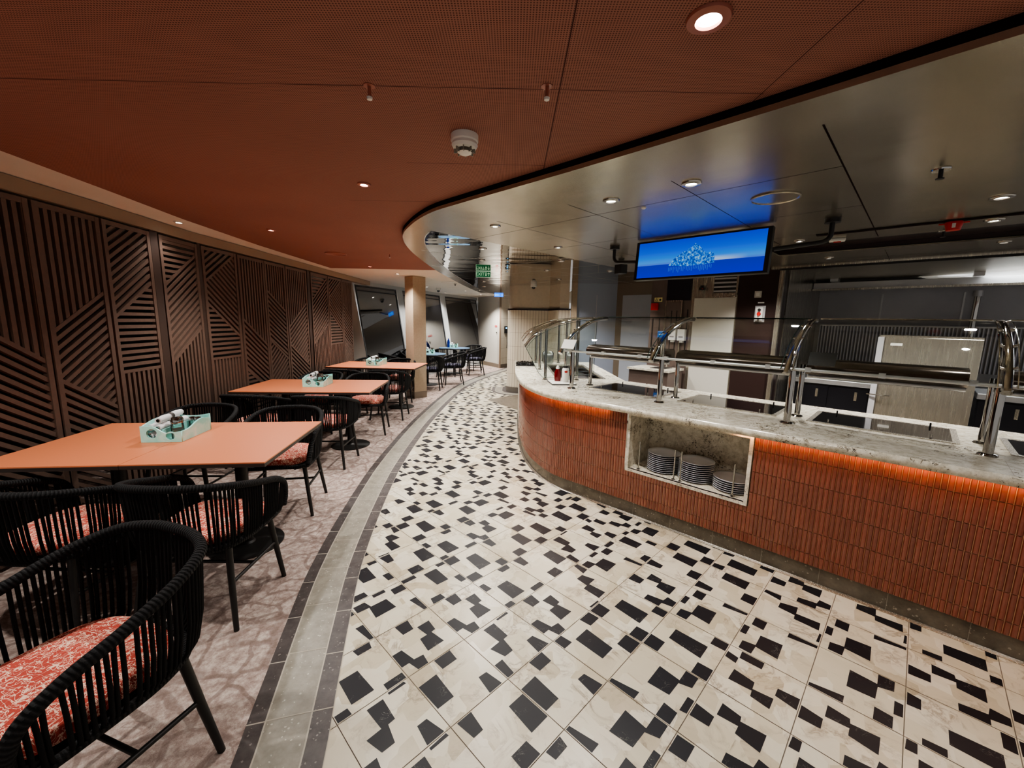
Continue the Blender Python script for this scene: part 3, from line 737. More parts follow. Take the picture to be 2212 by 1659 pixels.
# ------------------------------------------------------------------ slatted screens
LPATH = [(-3.04, 1.2), (-3.09, 2.3), (-3.15, 3.15), (-3.26, 4.2), (-3.26, 8.6)]
def lx(y):
    for (x0, y0), (x1, y1) in zip(LPATH[:-1], LPATH[1:]):
        if y <= y1 or (x1, y1) == LPATH[-1]: return x0 + (x1 - x0) * (y - y0) / (y1 - y0)
ZB, ZT = .03, 2.272
def lattice_panel(y0, y1, bounds, kinds, label, stile=.045):
    """bounds: [(z at y0, z at y1)...] from top to bottom between slat fields; kinds: slat direction of each field"""
    A, B = Vector((lx(y0), y0)), Vector((lx(y1), y1)); d = (B - A).normalized(); W = (B - A).length; nrm = Vector((d.y, -d.x))
    root = empty('slatted_screen', (*A, 0)); tag(root, label, 'screen', 'slatted wooden screens in front of the windows')
    T = .028
    def ext(bm, poly, t0=0.0, t1=T):
        if len(poly) < 3: return
        fr = [bm.verts.new((*(d * u + nrm * t1), z)) for u, z in poly]; bk = [bm.verts.new((*(d * u + nrm * t0), z)) for u, z in poly]
        bm.faces.new(fr); bm.faces.new(bk[::-1]); n = len(poly)
        for i in range(n): bm.faces.new((fr[i], bk[i], bk[(i + 1) % n], fr[(i + 1) % n]))
    fb = bmesh.new()
    R = lambda u0, u1, z0, z1: [(u0, z0), (u1, z0), (u1, z1), (u0, z1)]
    ext(fb, R(0, stile * .75, ZB, ZT), 0, .034); ext(fb, R(W - stile * .75, W, ZB, ZT), 0, .034); ext(fb, R(stile * .75, W - stile * .75, ZT - .035, ZT), 0, .032); ext(fb, R(stile * .75, W - stile * .75, ZB, ZB + .06), 0, .032)
    u0, u1 = stile * .75, W - stile * .75
    lines = [(ZT - .035, ZT - .035)] + list(bounds) + [(ZB + .06, ZB + .06)]
    sb = bmesh.new(); SW = .027; PITCH = .0515
    for k, kind in enumerate(kinds):
        (a0, a1), (b0, b1) = lines[k], lines[k + 1]
        za = lambda u, p: p[0] + (p[1] - p[0]) * u / W
        cell = [(u0, za(u0, (b0, b1))), (u1, za(u1, (b0, b1))), (u1, za(u1, (a0, a1))), (u0, za(u0, (a0, a1)))]
        if k > 0:   # rail along the upper boundary
            m = (a1 - a0) / W
            if abs(m) > .02:
                ext(sb, [(u0, za(u0, (a0, a1)) - SW / 2 * 1.2), (u1, za(u1, (a0, a1)) - SW / 2 * 1.2), (u1, za(u1, (a0, a1)) + SW / 2 * 1.2), (u0, za(u0, (a0, a1)) + SW / 2 * 1.2)], 0, .03)
            else: ext(sb, R(u0, u1, a0 - SW / 2, a0 + SW / 2), 0, .03)
        ang = {'V': PI / 2, 'H': 0, 'A': math.atan(.74), 'D': -math.atan(.74)}[kind]
        if kind in 'AD':
            for q in ((a0, a1), (b0, b1)):
                m = (q[1] - q[0]) / W
                if abs(m) > .3 and (m > 0) == (kind == 'A'): ang = math.atan(m); ref = q; break
            else: ref = (b0, b1)
        else: ref = (b0, b1)
        ca, sa = math.cos(ang), math.sin(ang); nx, ny = -sa, ca
        base = nx * 0 + ny * ref[0] if kind != 'V' else 0
        vals = [nx * p[0] + ny * p[1] for p in cell]
        i0 = math.floor((min(vals) - base) / PITCH) - 1; i1 = math.ceil((max(vals) - base) / PITCH) + 1
        for i in range(i0, i1 + 1):
            c = base + i * PITCH
            if kind == 'V': c = nx * (u0 + (u1 - u0) * 0) + i * PITCH
            p = clip(clip(cell, nx, ny, c + SW / 2), -nx, -ny, -(c - SW / 2))
            if len(p) >= 3:
                ar = sum(p[j][0] * p[(j + 1) % len(p)][1] - p[(j + 1) % len(p)][0] * p[j][1] for j in range(len(p)))
                if abs(ar) > 1e-5: ext(sb, p)
    finish('frame', fb, 'slat', root); finish('slats', sb, 'slat', root)
    return root
def build_lattice():
    ids = 'slatted brown wooden screen '
    data = [
     (1.25, 1.72, [(1.66, 1.34)], 'VD', ids + 'at the near end, standing closest to the viewer'),
     (1.74, 2.21, [(1.42, 1.74), (1.10, .8)], 'VAD', ids + 'with upright slats, second from the near end'),
     (2.23, 2.70, [(1.55, 1.22)], 'VD', ids + 'with upright slats over a falling diagonal beside the first table'),
     (2.72, 3.18, [(1.42, 1.74), (1.12, .81)], 'VAD', ids + 'with rising slats in the middle behind the first table'),
     (3.20, 3.665, [(1.52, 1.86), (1.10, 1.10)], 'AHV', ids + 'just before the first dark post'),
     (3.77, 4.27, [(1.81, 2.18), (1.10, 1.46)], 'HAV', ids + 'just past the first dark post'),
     (4.33, 4.86, [(1.90, 2.27), (1.72, 1.31), (1.10, 1.10)], 'ADHV', ids + 'with falling slats over a level field beside the second table'),
     (4.885, 5.39, [(1.55, 1.17), (.95, .55)], 'VDH', ids + 'with upright slats above falling slats behind the second table'),
     (5.40, 5.87, [(1.92, 1.62), (1.28, .95), (.78, 1.09)][:2], 'VDA', ids + 'with a rising lower corner behind the second table'),
     (5.89, 6.47, [(1.40, 1.80), (1.19, .79)], 'VAD', ids + 'just before the second dark post'),
     (6.61, 7.20, [(1.82, 2.24), (1.12, 1.48)], 'HAV', ids + 'just past the second dark post'),
     (7.22, 7.78, [(1.90, 2.26), (1.70, 1.31), (1.10, 1.10)], 'ADHV', ids + 'behind the third table, with level slats in the middle'),
     (7.80, 8.25, [(1.86, 1.55), (1.22, .95)], 'VDA', ids + 'at the far end beside the windows'),
    ]
    for y0, y1, b, k, lab in data: lattice_panel(y0, y1, b, k, lab)
    for y, lab in ((3.72, 'dark brown square post between slatted screens beside the first table'), (6.54, 'dark brown square post between slatted screens beside the third table'), (4.30, 'thin dark brown post between slatted screens beside the second table')):
        bm = bmesh.new(); w = .075 if y != 4.30 else .04
        box(bm, 0, 0, 1.145, .06, w, 2.29); box(bm, 0, 0, .006, .1, w + .01, .012)
        tag(finish('screen_post', bm, 'slat_post', loc=(lx(y) - .0, y, 0)), lab, 'post')
build_lattice()

# ------------------------------------------------------------------ chairs
def rail_pts():
    half = [(.255, .262, .445), (.268, .262, .52), (.279, .235, .60), (.285, .15, .652), (.287, .02, .69), (.272, -.13, .735), (.215, -.245, .766), (.11, -.295, .778), (0, -.305, .780)]
    return half + [(-x, y, z) for x, y, z in half[-2::-1]]
def make_chair(fabric, label, group, cat='chair'):
    t = empty('rope_armchair'); tag(t, label, cat, group)
    top = catmull(rail_pts(), 6)
    bm = bmesh.new(); tube(bm, top, .0185, 9, uv=True); finish('top_rail', bm, 'rope_wrap', t, smooth=True)
    low = catmull([(.243, .235, .425), (.25, .1, .425), (.245, -.06, .425), (.20, -.175, .425), (.11, -.225, .425), (0, -.238, .425)], 6)
    low = low + [Vector((-p.x, p.y, p.z)) for p in low[-2::-1]]
    # resample rail (without the turned-down fronts) and the lower ring by arc length
    def resample(path, n, s0=0.0, s1=1.0):
        L = [0]
        for p, q in zip(path[:-1], path[1:]): L.append(L[-1] + (q - p).length)
        out = []
        for i in range(n):
            s = (s0 + (s1 - s0) * i / (n - 1)) * L[-1]; k = 0
            while k < len(L) - 2 and L[k + 1] < s: k += 1
            out.append(path[k].lerp(path[k + 1], (s - L[k]) / max(L[k + 1] - L[k], 1e-9)))
        return out
    N = 82
    A = resample(top, N, .075, .925); B = resample(low, N, .0, 1.0)
    bm = bmesh.new(); rnd = random.Random(3)
    for i, (a, b) in enumerate(zip(A, B)):
        if i % 9 == 4: continue
        j = rnd.uniform(-.003, .003); d = Vector((-(a.y), a.x, 0)).normalized() * j
        m1 = Vector((a.x + (b.x - a.x) * .22, a.y + (b.y - a.y) * .22, .55)) + d; m2 = Vector((a.x + (b.x - a.x) * .5, a.y + (b.y - a.y) * .5, .455)) + d
        m1.z = min(m1.z, a.z - .04)
        tube(bm, [a, m1, m2, Vector((b.x, b.y, .418))], .0064, 5, caps=False, flat=1.1)
    finish('rope_weave', bm, 'rope', t, smooth=True)
    bm = bmesh.new(); ring = low + [Vector((x, .262, .425)) for x in (-.18, -.06, .06, .18)]
    tube(bm, ring, .0155, 8, closed=True, uv=True); 
    finish('seat_ring', bm, 'rope_wrap', t, smooth=True)
    def slab(n, sx, sy, y0, z0, z1, r, e=3.2):
        rows = []; bm = bmesh.new()
        prof = [(0.0, z0), (.93, z0), (.985, z0 + r * .35), (1.0, (z0 + z1) / 2), (.985, z1 - r * .35), (.94, z1 - .004), (.6, z1 + .004), (.0, z1 + .007)]
        for f, z in prof:
            if f == 0: rows.append([bm.verts.new((0, y0, z))]); continue
            rr = []
            for i in range(n):
                a = 2 * PI * i / n; ca, sa = math.cos(a), math.sin(a)
                rr.append(bm.verts.new((f * sx * math.copysign(abs(ca) ** (2 / e), ca) * (1 - .06 * (1 - sa) / 2), y0 + f * sy * math.copysign(abs(sa) ** (2 / e), sa), z)))
            rows.append(rr)
        for P, Q in zip(rows[:-1], rows[1:]):
            for i in range(n):
                j = (i + 1) % n
                if len(P) == 1: bm.faces.new((P[0], Q[j], Q[i]))
                elif len(Q) == 1: bm.faces.new((P[i], P[j], Q[0]))
                else: bm.faces.new((P[i], P[j], Q[j], Q[i]))
        return bm
    finish('seat_panel', slab(40, .232, .232, .018, .405, .425, .01), 'black_metal', t, smooth=True, angle=.7)
    finish('seat_cushion', slab(48, .225, .225, .03, .428, .492, .03), fabric, t, smooth=True)
    for sx in (-1, 1):
        for fy, (y0, y1) in (('f', (.19, .222)), ('r', (-.16, -.222))):
            bm = bmesh.new(); tube(bm, [(sx * .205, y0, .41), (sx * .228, (y0 + y1) / 2, .2), (sx * .252, y1, 0)], [.0165, .015, .0125], 10)
            finish('leg', bm, 'black_metal', t, smooth=True, angle=.9)
    for sx in (-1, 1):
        bm = bmesh.new(); tube(bm, [(sx * .224, .203, .235), (sx * .224, -.188, .235)], .009, 8); finish('stretcher', bm, 'black_metal', t, smooth=True, angle=.9)
    bm = bmesh.new(); tube(bm, [(-.223, .0, .235), (.223, .0, .235)], .009, 8); finish('stretcher', bm, 'black_metal', t, smooth=True, angle=.9)
    return t
def build_chairs():
    g = 'rope armchairs with red seats around the terracotta tables'
    def lb(side, nm, end): return 'black rope armchair with red seat, %s side of the %s table, %s end' % (side, nm, end)
    L = [  # x, y, rotation (0 faces away from the viewer), label
     (-1.335, 1.115, PI - .30, 'large black rope armchair with red seat, standing alone nearest the stone floor border'),
     (-1.615, 2.04, .02, lb('near', 'first', 'aisle')), (-2.27, 1.94, -.05, lb('near', 'first', 'screen')),
     (-1.86, 3.20, PI + .20, lb('far', 'first', 'aisle')), (-2.62, 3.22, PI + .05, lb('far', 'first', 'screen')),
     (-1.99, 4.25, .05, lb('near', 'second', 'aisle')), (-2.68, 4.22, -.02, lb('near', 'second', 'screen')),
     (-1.99, 5.50, PI + .18, lb('far', 'second', 'aisle')), (-2.68, 5.55, PI, lb('far', 'second', 'screen')),
     (-1.95, 6.37, .04, lb('near', 'third', 'aisle')), (-2.64, 6.36, 0, lb('near', 'third', 'screen')),
     (-2.16, 7.74, PI + .1, lb('far', 'third', 'column')), (-2.80, 7.80, PI - .05, lb('far', 'third', 'screen'))]
    src = None
    for x, y, r, lab in L:
        if src is None: src = make_chair('red_fabric', lab, g); src.location = (x, y, .0036); src.rotation_euler[2] = r
        else: dup(src, None, (x, y, .0036), r, lab, g)
    g2 = 'rope armchairs with navy seats around the blue tables'
    nb = 'black rope armchair with navy seat '
    L2 = [(-1.86, 9.10, .05, nb + 'on the near side of the first blue table'),
          (-1.45, 9.95, PI / 2 + .25, nb + 'on the aisle side of the first blue table'),
          (-2.55, 10.35, -PI * .75, nb + 'on the window side of the first blue table'),
          (-2.72, 9.25, -.9, nb + 'half hidden behind the square column'),
          (-1.08, 11.8, PI / 2 + .25, nb + 'on the aisle side of the far blue table'),
          (-1.85, 11.3, .1, nb + 'on the near side of the far blue table'),
          (-1.30, 12.75, PI - .5, nb + 'behind the far blue table by the last window')]
    src = None
    for x, y, r, lab in L2:
        if src is None: src = make_chair('navy_fabric', lab, g2); src.location = (x, y, .0036); src.rotation_euler[2] = r
        else: dup(src, None, (x, y, .0036), r, lab, g2)
build_chairs()

# ------------------------------------------------------------------ tables
def make_table(w, d, label, group):
    t = empty('dining_table'); tag(t, label, 'table', group)
    bm = bmesh.new(); box(bm, 0, 0, .7465, w, d, .007); top = finish('table_top', bm, 'table_top', t)
    bm = bmesh.new(); box(bm, 0, 0, .7325, w, d, .021); finish('edge_band', bm, 'table_edge', top)
    bm = bmesh.new(); cyl(bm, 0, 0, .012, .72, .038, 20); finish('pedestal', bm, 'black_metal', t, smooth=True, angle=.9)
    bm = bmesh.new(); lathe(bm, [(0, 0), (.225, 0), (.225, .008), (.20, .013), (.05, .017), (.04, .03), (0, .03)], 40); finish('base', bm, 'black_metal', t, smooth=True, angle=.6)
    bm = bmesh.new(); box(bm, 0, 0, .712, .5, .05, .016); box(bm, 0, 0, .712, .05, .5, .016); finish('top_bracket', bm, 'black_metal', t)
    return t
def make_round_table(label, group):
    t = empty('round_table'); tag(t, label, 'table', group)
    bm = bmesh.new(); lathe(bm, [(0, .741), (.45, .741), (.452, .7455), (.45, .75), (0, .75)], 56); top = finish('table_top', bm, 'blue_top', t, smooth=True, angle=.6)
    bm = bmesh.new(); lathe(bm, [(0, .722), (.447, .722), (.45, .741), (0, .741)], 56); finish('edge_band', bm, 'table_edge', top, smooth=True, angle=.6)
    bm = bmesh.new(); cyl(bm, 0, 0, .012, .722, .04, 20); finish('pedestal', bm, 'black_metal', t, smooth=True, angle=.9)
    bm = bmesh.new(); lathe(bm, [(0, 0), (.26, 0), (.26, .008), (.05, .017), (.04, .03), (0, .03)], 40); finish('base', bm, 'black_metal', t, smooth=True, angle=.6)
    return t
TABLES = [(-2.187, 2.57, .122, .742, .95), (-2.364, 4.85, .075, .75, .92), (-2.36, 7.17, -.03, .75, .95)]
def build_tables():
    g = 'terracotta topped pedestal tables pushed together in pairs'
    src = None
    names = ('first', 'second', 'third')
    for (x, y, r, w, d), nm in zip(TABLES, names):
        for s, side in ((1, 'closer to the aisle'), (-1, 'closer to the screens')):
            cx = x + s * .3737 * math.cos(r); cy = y + s * .3737 * math.sin(r)
            lab = 'terracotta topped pedestal table, half of the %s pair, %s' % (nm, side)
            if src is None: src = make_table(.745, .94, lab, g); src.location = (cx, cy, .0036); src.rotation_euler[2] = r
            else: dup(src, None, (cx, cy, .0036), r, lab, g)
    t = make_round_table('round blue topped table just past the square column', 'round blue tables by the windows'); t.location = (-2.06, 9.75, .0036)
    dup(t, None, (-1.72, 12.0, .0036), 0, 'round blue topped table at the far end by the last window', 'round blue tables by the windows')
build_tables()

# ------------------------------------------------------------------ caddies and what they hold
def wave(n, x0, x1, f): return [(x0 + (x1 - x0) * i / n, f(i / n)) for i in range(n + 1)]
def make_caddy(label):
    W, D, t = .20, .27, .009
    root = empty('condiment_caddy'); tag(root, label, 'caddy', 'turquoise condiment caddies on the tables')
    bm = bmesh.new(); box(bm, 0, 0, .004, W, D, .008); finish('tray', bm, 'resin', root)
    hf = lambda u: .088 - .040 * (.5 - .5 * math.cos(PI * min(1, max(0, (u - .25) / .4)))) + .010 * max(0, (u - .65) / .35)
    def wall(prof, length, holes, M, nm):
        lp = [(-length / 2, .0)] + [(length / 2, 0)] + [(x, z) for x, z in reversed(prof)]
        b = plate2d([lp] + holes, t * .8, .0012); xf(b, M); finish(nm, b, 'resin', root)
    pf = wave(20, -W / 2, W / 2, hf)
    wall(pf, W, [circle(-.045, .048, .026, 20), circle(.045, .034, .023, 20)], stand((0, -D / 2 + t / 2, 0), (1, 0)), 'front_wall')
    wall(wave(20, -W / 2, W / 2, lambda u: .098 - .012 * math.sin(PI * u)), W, [], stand((0, D / 2 - t / 2, 0), (1, 0)), 'rear_wall')
    sf = lambda u: .062 + .04 * (u * u * (3 - 2 * u))
    wall(wave(20, -D / 2 + t, D / 2 - t, lambda u: .056 + .032 * (.5 - .5 * math.cos(PI * min(1, max(0, u - .15) * 1.8))) - .012 * max(0, u - .75) * 4), D - 2 * t, [], stand((W / 2 - t / 2, 0, 0), (0, 1)), 'side_wall')
    wall(wave(20, -D / 2 + t, D / 2 - t, lambda u: .086 + .02 * math.sin(PI * u)), D - 2 * t, [], stand((-W / 2 + t / 2, 0, 0), (0, 1)), 'side_wall')
    bm = bmesh.new(); box(bm, .0015, .0, .038, .005, D - .03, .058); finish('divider', bm, 'resin', root)
    return root
def make_roll(label):
    r = random.Random(5); root = empty('napkin_roll'); tag(root, label, 'napkin', 'rolled white napkins in the caddies')
    bm = bmesh.new(); pts = [(0, -.115 + .23 * i / 10, 0) for i in range(11)]; rad = [.0185 - .0018 * math.cos(i * 1.3) for i in range(11)]
    tube(bm, pts, rad, 14); finish('cloth', bm, 'napkin', root, smooth=True, angle=.9)
    bm = bmesh.new(); tube(bm, [(.002, -.1165, .002), (.002, -.122, .002)], .009, 10); finish('cutlery_end', bm, 'chrome', root, smooth=True, angle=.9)
    bm = bmesh.new(); tube(bm, [(0, -.012, 0), (0, .012, 0)], .0208, 14, caps=False); finish('paper_band', bm, 'border_dark', root, smooth=True)
    return root
def make_shaker(nm, r, h, fill, label, group):
    root = empty(nm); tag(root, label, 'shaker', group)
    bm = bmesh.new(); lathe(bm, [(r * .9, 0), (r, .004), (r, h * .55), (r * .92, h * .8)], 18); finish('jar', bm, 'spice_glass', root, smooth=True)
    bm = bmesh.new(); lathe(bm, [(0, .002), (r * .84, .002), (r * .84, h * .45), (0, h * .45)], 14); finish('filling', bm, fill, root, smooth=True, angle=.6)
    bm = bmesh.new(); lathe(bm, [(r * 1.02, h * .76), (r * 1.04, h * .92), (r * .85, h), (0, h * 1.01)], 18); finish('lid', bm, 'chrome', root, smooth=True, angle=.8)
    return root
def build_caddies():
    z = .7536 + .0018; KS = 1.18
    spots = [(-2.262, 2.67, .13, 'first terracotta table'), (-2.355, 4.87, .09, 'second terracotta table'), (-2.41, 7.17, -.12, 'third terracotta table'), (-2.0, 9.74, .3, 'round blue table past the column'), (-1.74, 12.02, .15, 'far round blue table')]
    src = None; roll = sug = salt = pep = None
    for x, y, r, where in spots:
        lab = 'wavy turquoise condiment caddy with round holes on the ' + where
        if src is None: src = make_caddy(lab); src.scale = (KS,) * 3; src.location = (x, y, z); src.rotation_euler[2] = r
        else: dup(src, None, (x, y, z), r, lab)
        R = Matrix.Rotation(r, 4, 'Z')
        def set_first(o, loc, rz, lab):
            o.location = loc; o.rotation_euler[2] = rz; o['label'] = lab; o.scale = (KS,) * 3; return o
        first = roll is None
        if first:
            roll = make_roll('x'); sug = make_shaker('sugar_shaker', .03, .115, 'sugar', 'x', 'sugar shakers in the caddies'); salt = make_shaker('salt_shaker', .017, .082, 'sugar', 'x', 'salt shakers in the caddies'); pep = make_shaker('pepper_shaker', .017, .08, 'pepper', 'x', 'pepper shakers in the caddies')
        used = not first
        def put(o, px, py, pz, lab, extra=0):
            p = R @ Vector((px * KS, py * KS, 0)); loc = (x + p.x, y + p.y, z + pz * KS)
            if used: return dup(o, None, loc, r + extra, lab)
            return set_first(o, loc, r + extra, lab)
        put(roll, -.0675, .0, .0302, 'lower outer napkin roll in the caddy on the ' + where)
        for px, py, pz, nm in ((-.0245, .0, .0302, 'lower inner'), (-.0675, .006, .0735, 'upper outer'), (-.0245, .0, .0735, 'upper inner'), (-.042, .012, .1115, 'topmost')):
            dup(roll, None, tuple(Vector((x, y, z + pz * KS)) + R @ Vector((px * KS, py * KS, 0))), r + (.12 if nm == 'topmost' else 0), nm + ' napkin roll in the caddy on the ' + where)
        put(sug, .048, -.075, .0085, 'glass sugar shaker in the caddy on the ' + where)
        put(salt, .066, .075, .0085, 'small glass salt shaker in the caddy on the ' + where)
        put(pep, .026, .088, .0085, 'small glass pepper shaker in the caddy on the ' + where)
    bm = bmesh.new()
    t = empty('water_bottle', (-1.93, 12.22, .7537)); tag(t, 'cobalt blue bottle standing on the far round table behind the caddy', 'bottle')
    lathe(bm, [(0, 0), (.04, 0), (.042, .02), (.042, .16), (.03, .2), (.014, .235), (.014, .26), (0, .26)], 20); finish('glass_body', bm, 'cobalt', t, smooth=True, angle=.9)
    bm = bmesh.new(); cyl(bm, 0, 0, .26, .285, .016, 14); finish('cap', bm, 'plastic_white', t)
build_caddies()
# ------------------------------------------------------------------ buffet counter
CTOP = catmull([AB(1.9, 2.89), AB(1.0, 2.89), AB(0, 2.89), AB(-.9, 2.885), AB(-1.6, 2.875), Vector((.64, 3.42)), Vector((.33, 3.76)), Vector((.13, 4.32)), Vector((.05, 5.05)), Vector((.04, 5.9)), Vector((.04, 6.78))], 8)
def build_counter():
    root = empty('buffet_counter', (0, 0, 0)); tag(root, 'long curved buffet counter clad in glazed terracotta strip tiles', 'counter')
    face = offset(CTOP, -.066)       # tile face, set back under the stone top
    L = [0]
    for p, q in zip(face[:-1], face[1:]): L.append(L[-1] + (q - p).length)
    def at(s):
        k = 0
        while k < len(L) - 2 and L[k + 1] < s: k += 1
        f = (s - L[k]) / (L[k + 1] - L[k]); p = face[k].lerp(face[k + 1], f)
        t = (face[k + 1] - face[k]).normalized(); return p, t
    a_of = lambda p: (p.x - p.y) * RT
    N0, N1, NZ0, NZ1 = -1.60, -.695, .372, .862
    rows = [.115, .185, .33, .475, .62, .765, .862]
    end = L[-1] - 1.25; pitch = .0242; n = int(end / pitch)
    bm = bmesh.new(); uv = bm.loops.layers.uv.verify(); gb = bmesh.new()
    for i in range(n):
        s0, s1 = i * pitch, (i + 1) * pitch; p0, t0 = at(s0); p1, t1 = at(s1); nrm = Vector((t0.y, -t0.x)) * -1
        nrm = Vector((-t0.y, t0.x))       # towards the aisle
        am = a_of((p0 + p1) / 2); innich = N0 < am < N1 and p0.x + p0.y > 3.9 and am > -1.7
        segs = [(.06, -.001), (.2, .0045), (.5, .006), (.8, .0045), (.94, -.001)]
        for r, (z0, z1) in enumerate(zip(rows[:-1], rows[1:])):
            if innich:
                if z0 >= NZ0 - .005: continue
                z1 = min(z1, NZ0)
            P = [p0.lerp(p1, f) + nrm * o for f, o in segs]
            for (A, B) in zip(P[:-1], P[1:]):
                f = quad(bm, [(*A, z0 + .0018), (*A, z1 - .0018), (*B, z1 - .0018), (*B, z0 + .0018)][::-1])
                f.smooth = True
                for lp in f.loops: lp[uv].uv = (i + .5, r + .5)
            q0, q1 = p0 - nrm * .0015, p1 - nrm * .0015
            quad(gb, [(*q0, z0), (*q0, z1), (*q1, z1), (*q1, z0)][::-1])
    for b_ in (bm, gb): bmesh.ops.recalc_face_normals(b_, faces=b_.faces) if False else None
    finish('tile_cladding', bm, 'glaze', root); finish('tile_grout', gb, 'tile_grout', root)
    # white end panel beyond the tiles
    bm = bmesh.new(); s = end
    while s < L[-1] - .02:
        p0, t0 = at(s); p1, _ = at(min(s + .2, L[-1] - .001)); quad(bm, [(*p0, .115), (*p0, .862), (*p1, .862), (*p1, .115)][::-1]); s += .2
    p0, _ = at(L[-1] - .001); quad(bm, [(*p0, 0), (1.25, p0.y, 0), (1.25, p0.y, .862), (*p0, .862)]); finish('end_panel', bm, 'white_panel', root)
    # recessed plinth with joints and the metal floor strip
    pl = offset(CTOP, -.074); bm = bmesh.new(); st = 0; acc = 0
    for k in range(len(pl) - 1):
        quad(bm, [(*pl[k], 0), (*pl[k], .112), (*pl[k + 1], .112), (*pl[k + 1], 0)][::-1], 0)
        seg = (pl[k + 1] - pl[k]).length
        while st <= acc + seg:
            f = (st - acc) / seg; p = pl[k].lerp(pl[k + 1], f); t = (pl[k + 1] - pl[k]).normalized(); nn = Vector((-t.y, t.x)) * .0012
            quad(bm, [(*(p + nn - t * .0014), 0), (*(p + nn - t * .0014), .112), (*(p + nn + t * .0014), .112), (*(p + nn + t * .0014), 0)][::-1], 1); st += .31
        acc += seg
    finish('plinth', bm, ['plinth', 'border_grey'], root)
    o1, o2 = offset(CTOP, -.072), offset(CTOP, -.052); bm = bmesh.new()
    for k in range(len(o1) - 1):
        quad(bm, [(*o1[k], .012), (*o2[k], .003), (*o2[k + 1], .003), (*o1[k + 1], .012)]); quad(bm, [(*o2[k], 0), (*o2[k + 1], 0), (*o2[k + 1], .003), (*o2[k], .003)])
    finish('floor_strip', bm, 'steel', root)
    # light strip hidden under the stone edge
    o1, o2 = offset(CTOP, -.03), offset(CTOP, -.04); bm = bmesh.new()
    for k in range(len(o1) - 1):
        if L[k] > end: break
        am = a_of(o1[k])
        if N0 - .12 < am < N1 and o1[k].x + o1[k].y > 3.9: continue
        quad(bm, [(*o1[k], .858), (*o1[k + 1], .858), (*o2[k + 1], .858), (*o2[k], .858)])
    finish('light_strip', bm, emissive('warm_led', (1, .50, .24, 1), 14), root)
    # plate niche lined with the same stone
    bm = bmesh.new(); bf = 2.948; bb = 3.30
    def q(pts): quad(bm, [tuple(AB(a, b, z)) for a, b, z in pts])
    i0, i1, zz0, zz1 = N0 + .022, N1 - .022, NZ0 + .022, NZ1 - .024
    q([(i0, bf, zz0), (i1, bf, zz0), (i1, bb, zz0), (i0, bb, zz0)]); q([(i0, bf, zz1), (i0, bb, zz1), (i1, bb, zz1), (i1, bf, zz1)])
    q([(i0, bb, zz0), (i1, bb, zz0), (i1, bb, zz1), (i0, bb, zz1)])
    q([(i0, bf, zz0), (i0, bb, zz0), (i0, bb, zz1), (i0, bf, zz1)]); q([(i1, bf, zz0), (i1, bf, zz1), (i1, bb, zz1), (i1, bb, zz0)])
    niche = finish('plate_niche', bm, 'granite', root)
    bm = bmesh.new()
    for a0, a1, z0, z1 in ((N0, N1, NZ0, zz0), (N0, N1, zz1, NZ1), (N0, i0, zz0, zz1), (i1, N1, zz0, zz1)): boxAB(bm, a0, a1, bf - .006, bf + .02, z0, z1)
    finish('niche_frame', bm, 'granite', niche)
    for a in (-1.505, -1.215, -1.165, -.80):
        bm = bmesh.new(); p = AB(a, 2.985); cyl(bm, p.x, p.y, zz0, zz0 + .235, .0055, 10); cyl(bm, p.x, p.y, zz0, zz0 + .004, .014, 14)
        finish('guard_rod', bm, 'chrome', niche, smooth=True, angle=.8)
    bm = bmesh.new(); boxAB(bm, -2.0, 1.9, 4.05, 4.1, 0, .86); box(bm, 1.22, 5.7, .43, .04, 2.1, .86); boxAB(bm, 1.86, 1.9, 2.97, 4.1, 0, .86); finish('rear_panel', bm, 'steel', root)
    # stone top
    back = [Vector((1.3, 6.78)), Vector((1.3, 4.62)), AB(-2.2, 4.17), AB(1.9, 4.17)]
    poly = [tuple(p) for p in CTOP] + [tuple(p) for p in back]
    t = empty('stone_countertop'); tag(t, 'speckled pale granite countertop running along the curved buffet', 'countertop')
    well = [(.52, 4.75), (1.1, 4.75), (1.1, 6.3), (.52, 6.3)]
    b = plate2d([poly, well], .05); xf(b, Matrix.Translation((0, 0, .8885))); finish('stone_slab', b, 'granite', t)
    bm = bmesh.new()
    for pts in ([AB(.375, 2.895), AB(.375, 3.2)], [Vector((.42, 3.66)), Vector((.60, 3.87))], [Vector((.06, 4.95)), Vector((.50, 4.95))]):
        d = (pts[1] - pts[0]).normalized() * .001; nn = Vector((-d.y, d.x)); quad(bm, [(*(pts[0] + nn), .9142), (*(pts[1] + nn), .9142), (*(pts[1] - nn), .9142), (*(pts[0] - nn), .9142)][::-1])
    finish('stone_joint', bm, 'grout', t)
    # plates
    g = 'grey white dinner plates stacked in the counter niche'
    pz = zz0 + .0005; src = None
    words = ['lowest', 'second from the bottom', 'third from the bottom', 'fourth from the bottom', 'fifth from the bottom', 'sixth from the bottom', 'seventh from the bottom', 'eighth from the bottom', 'ninth from the bottom', 'topmost']
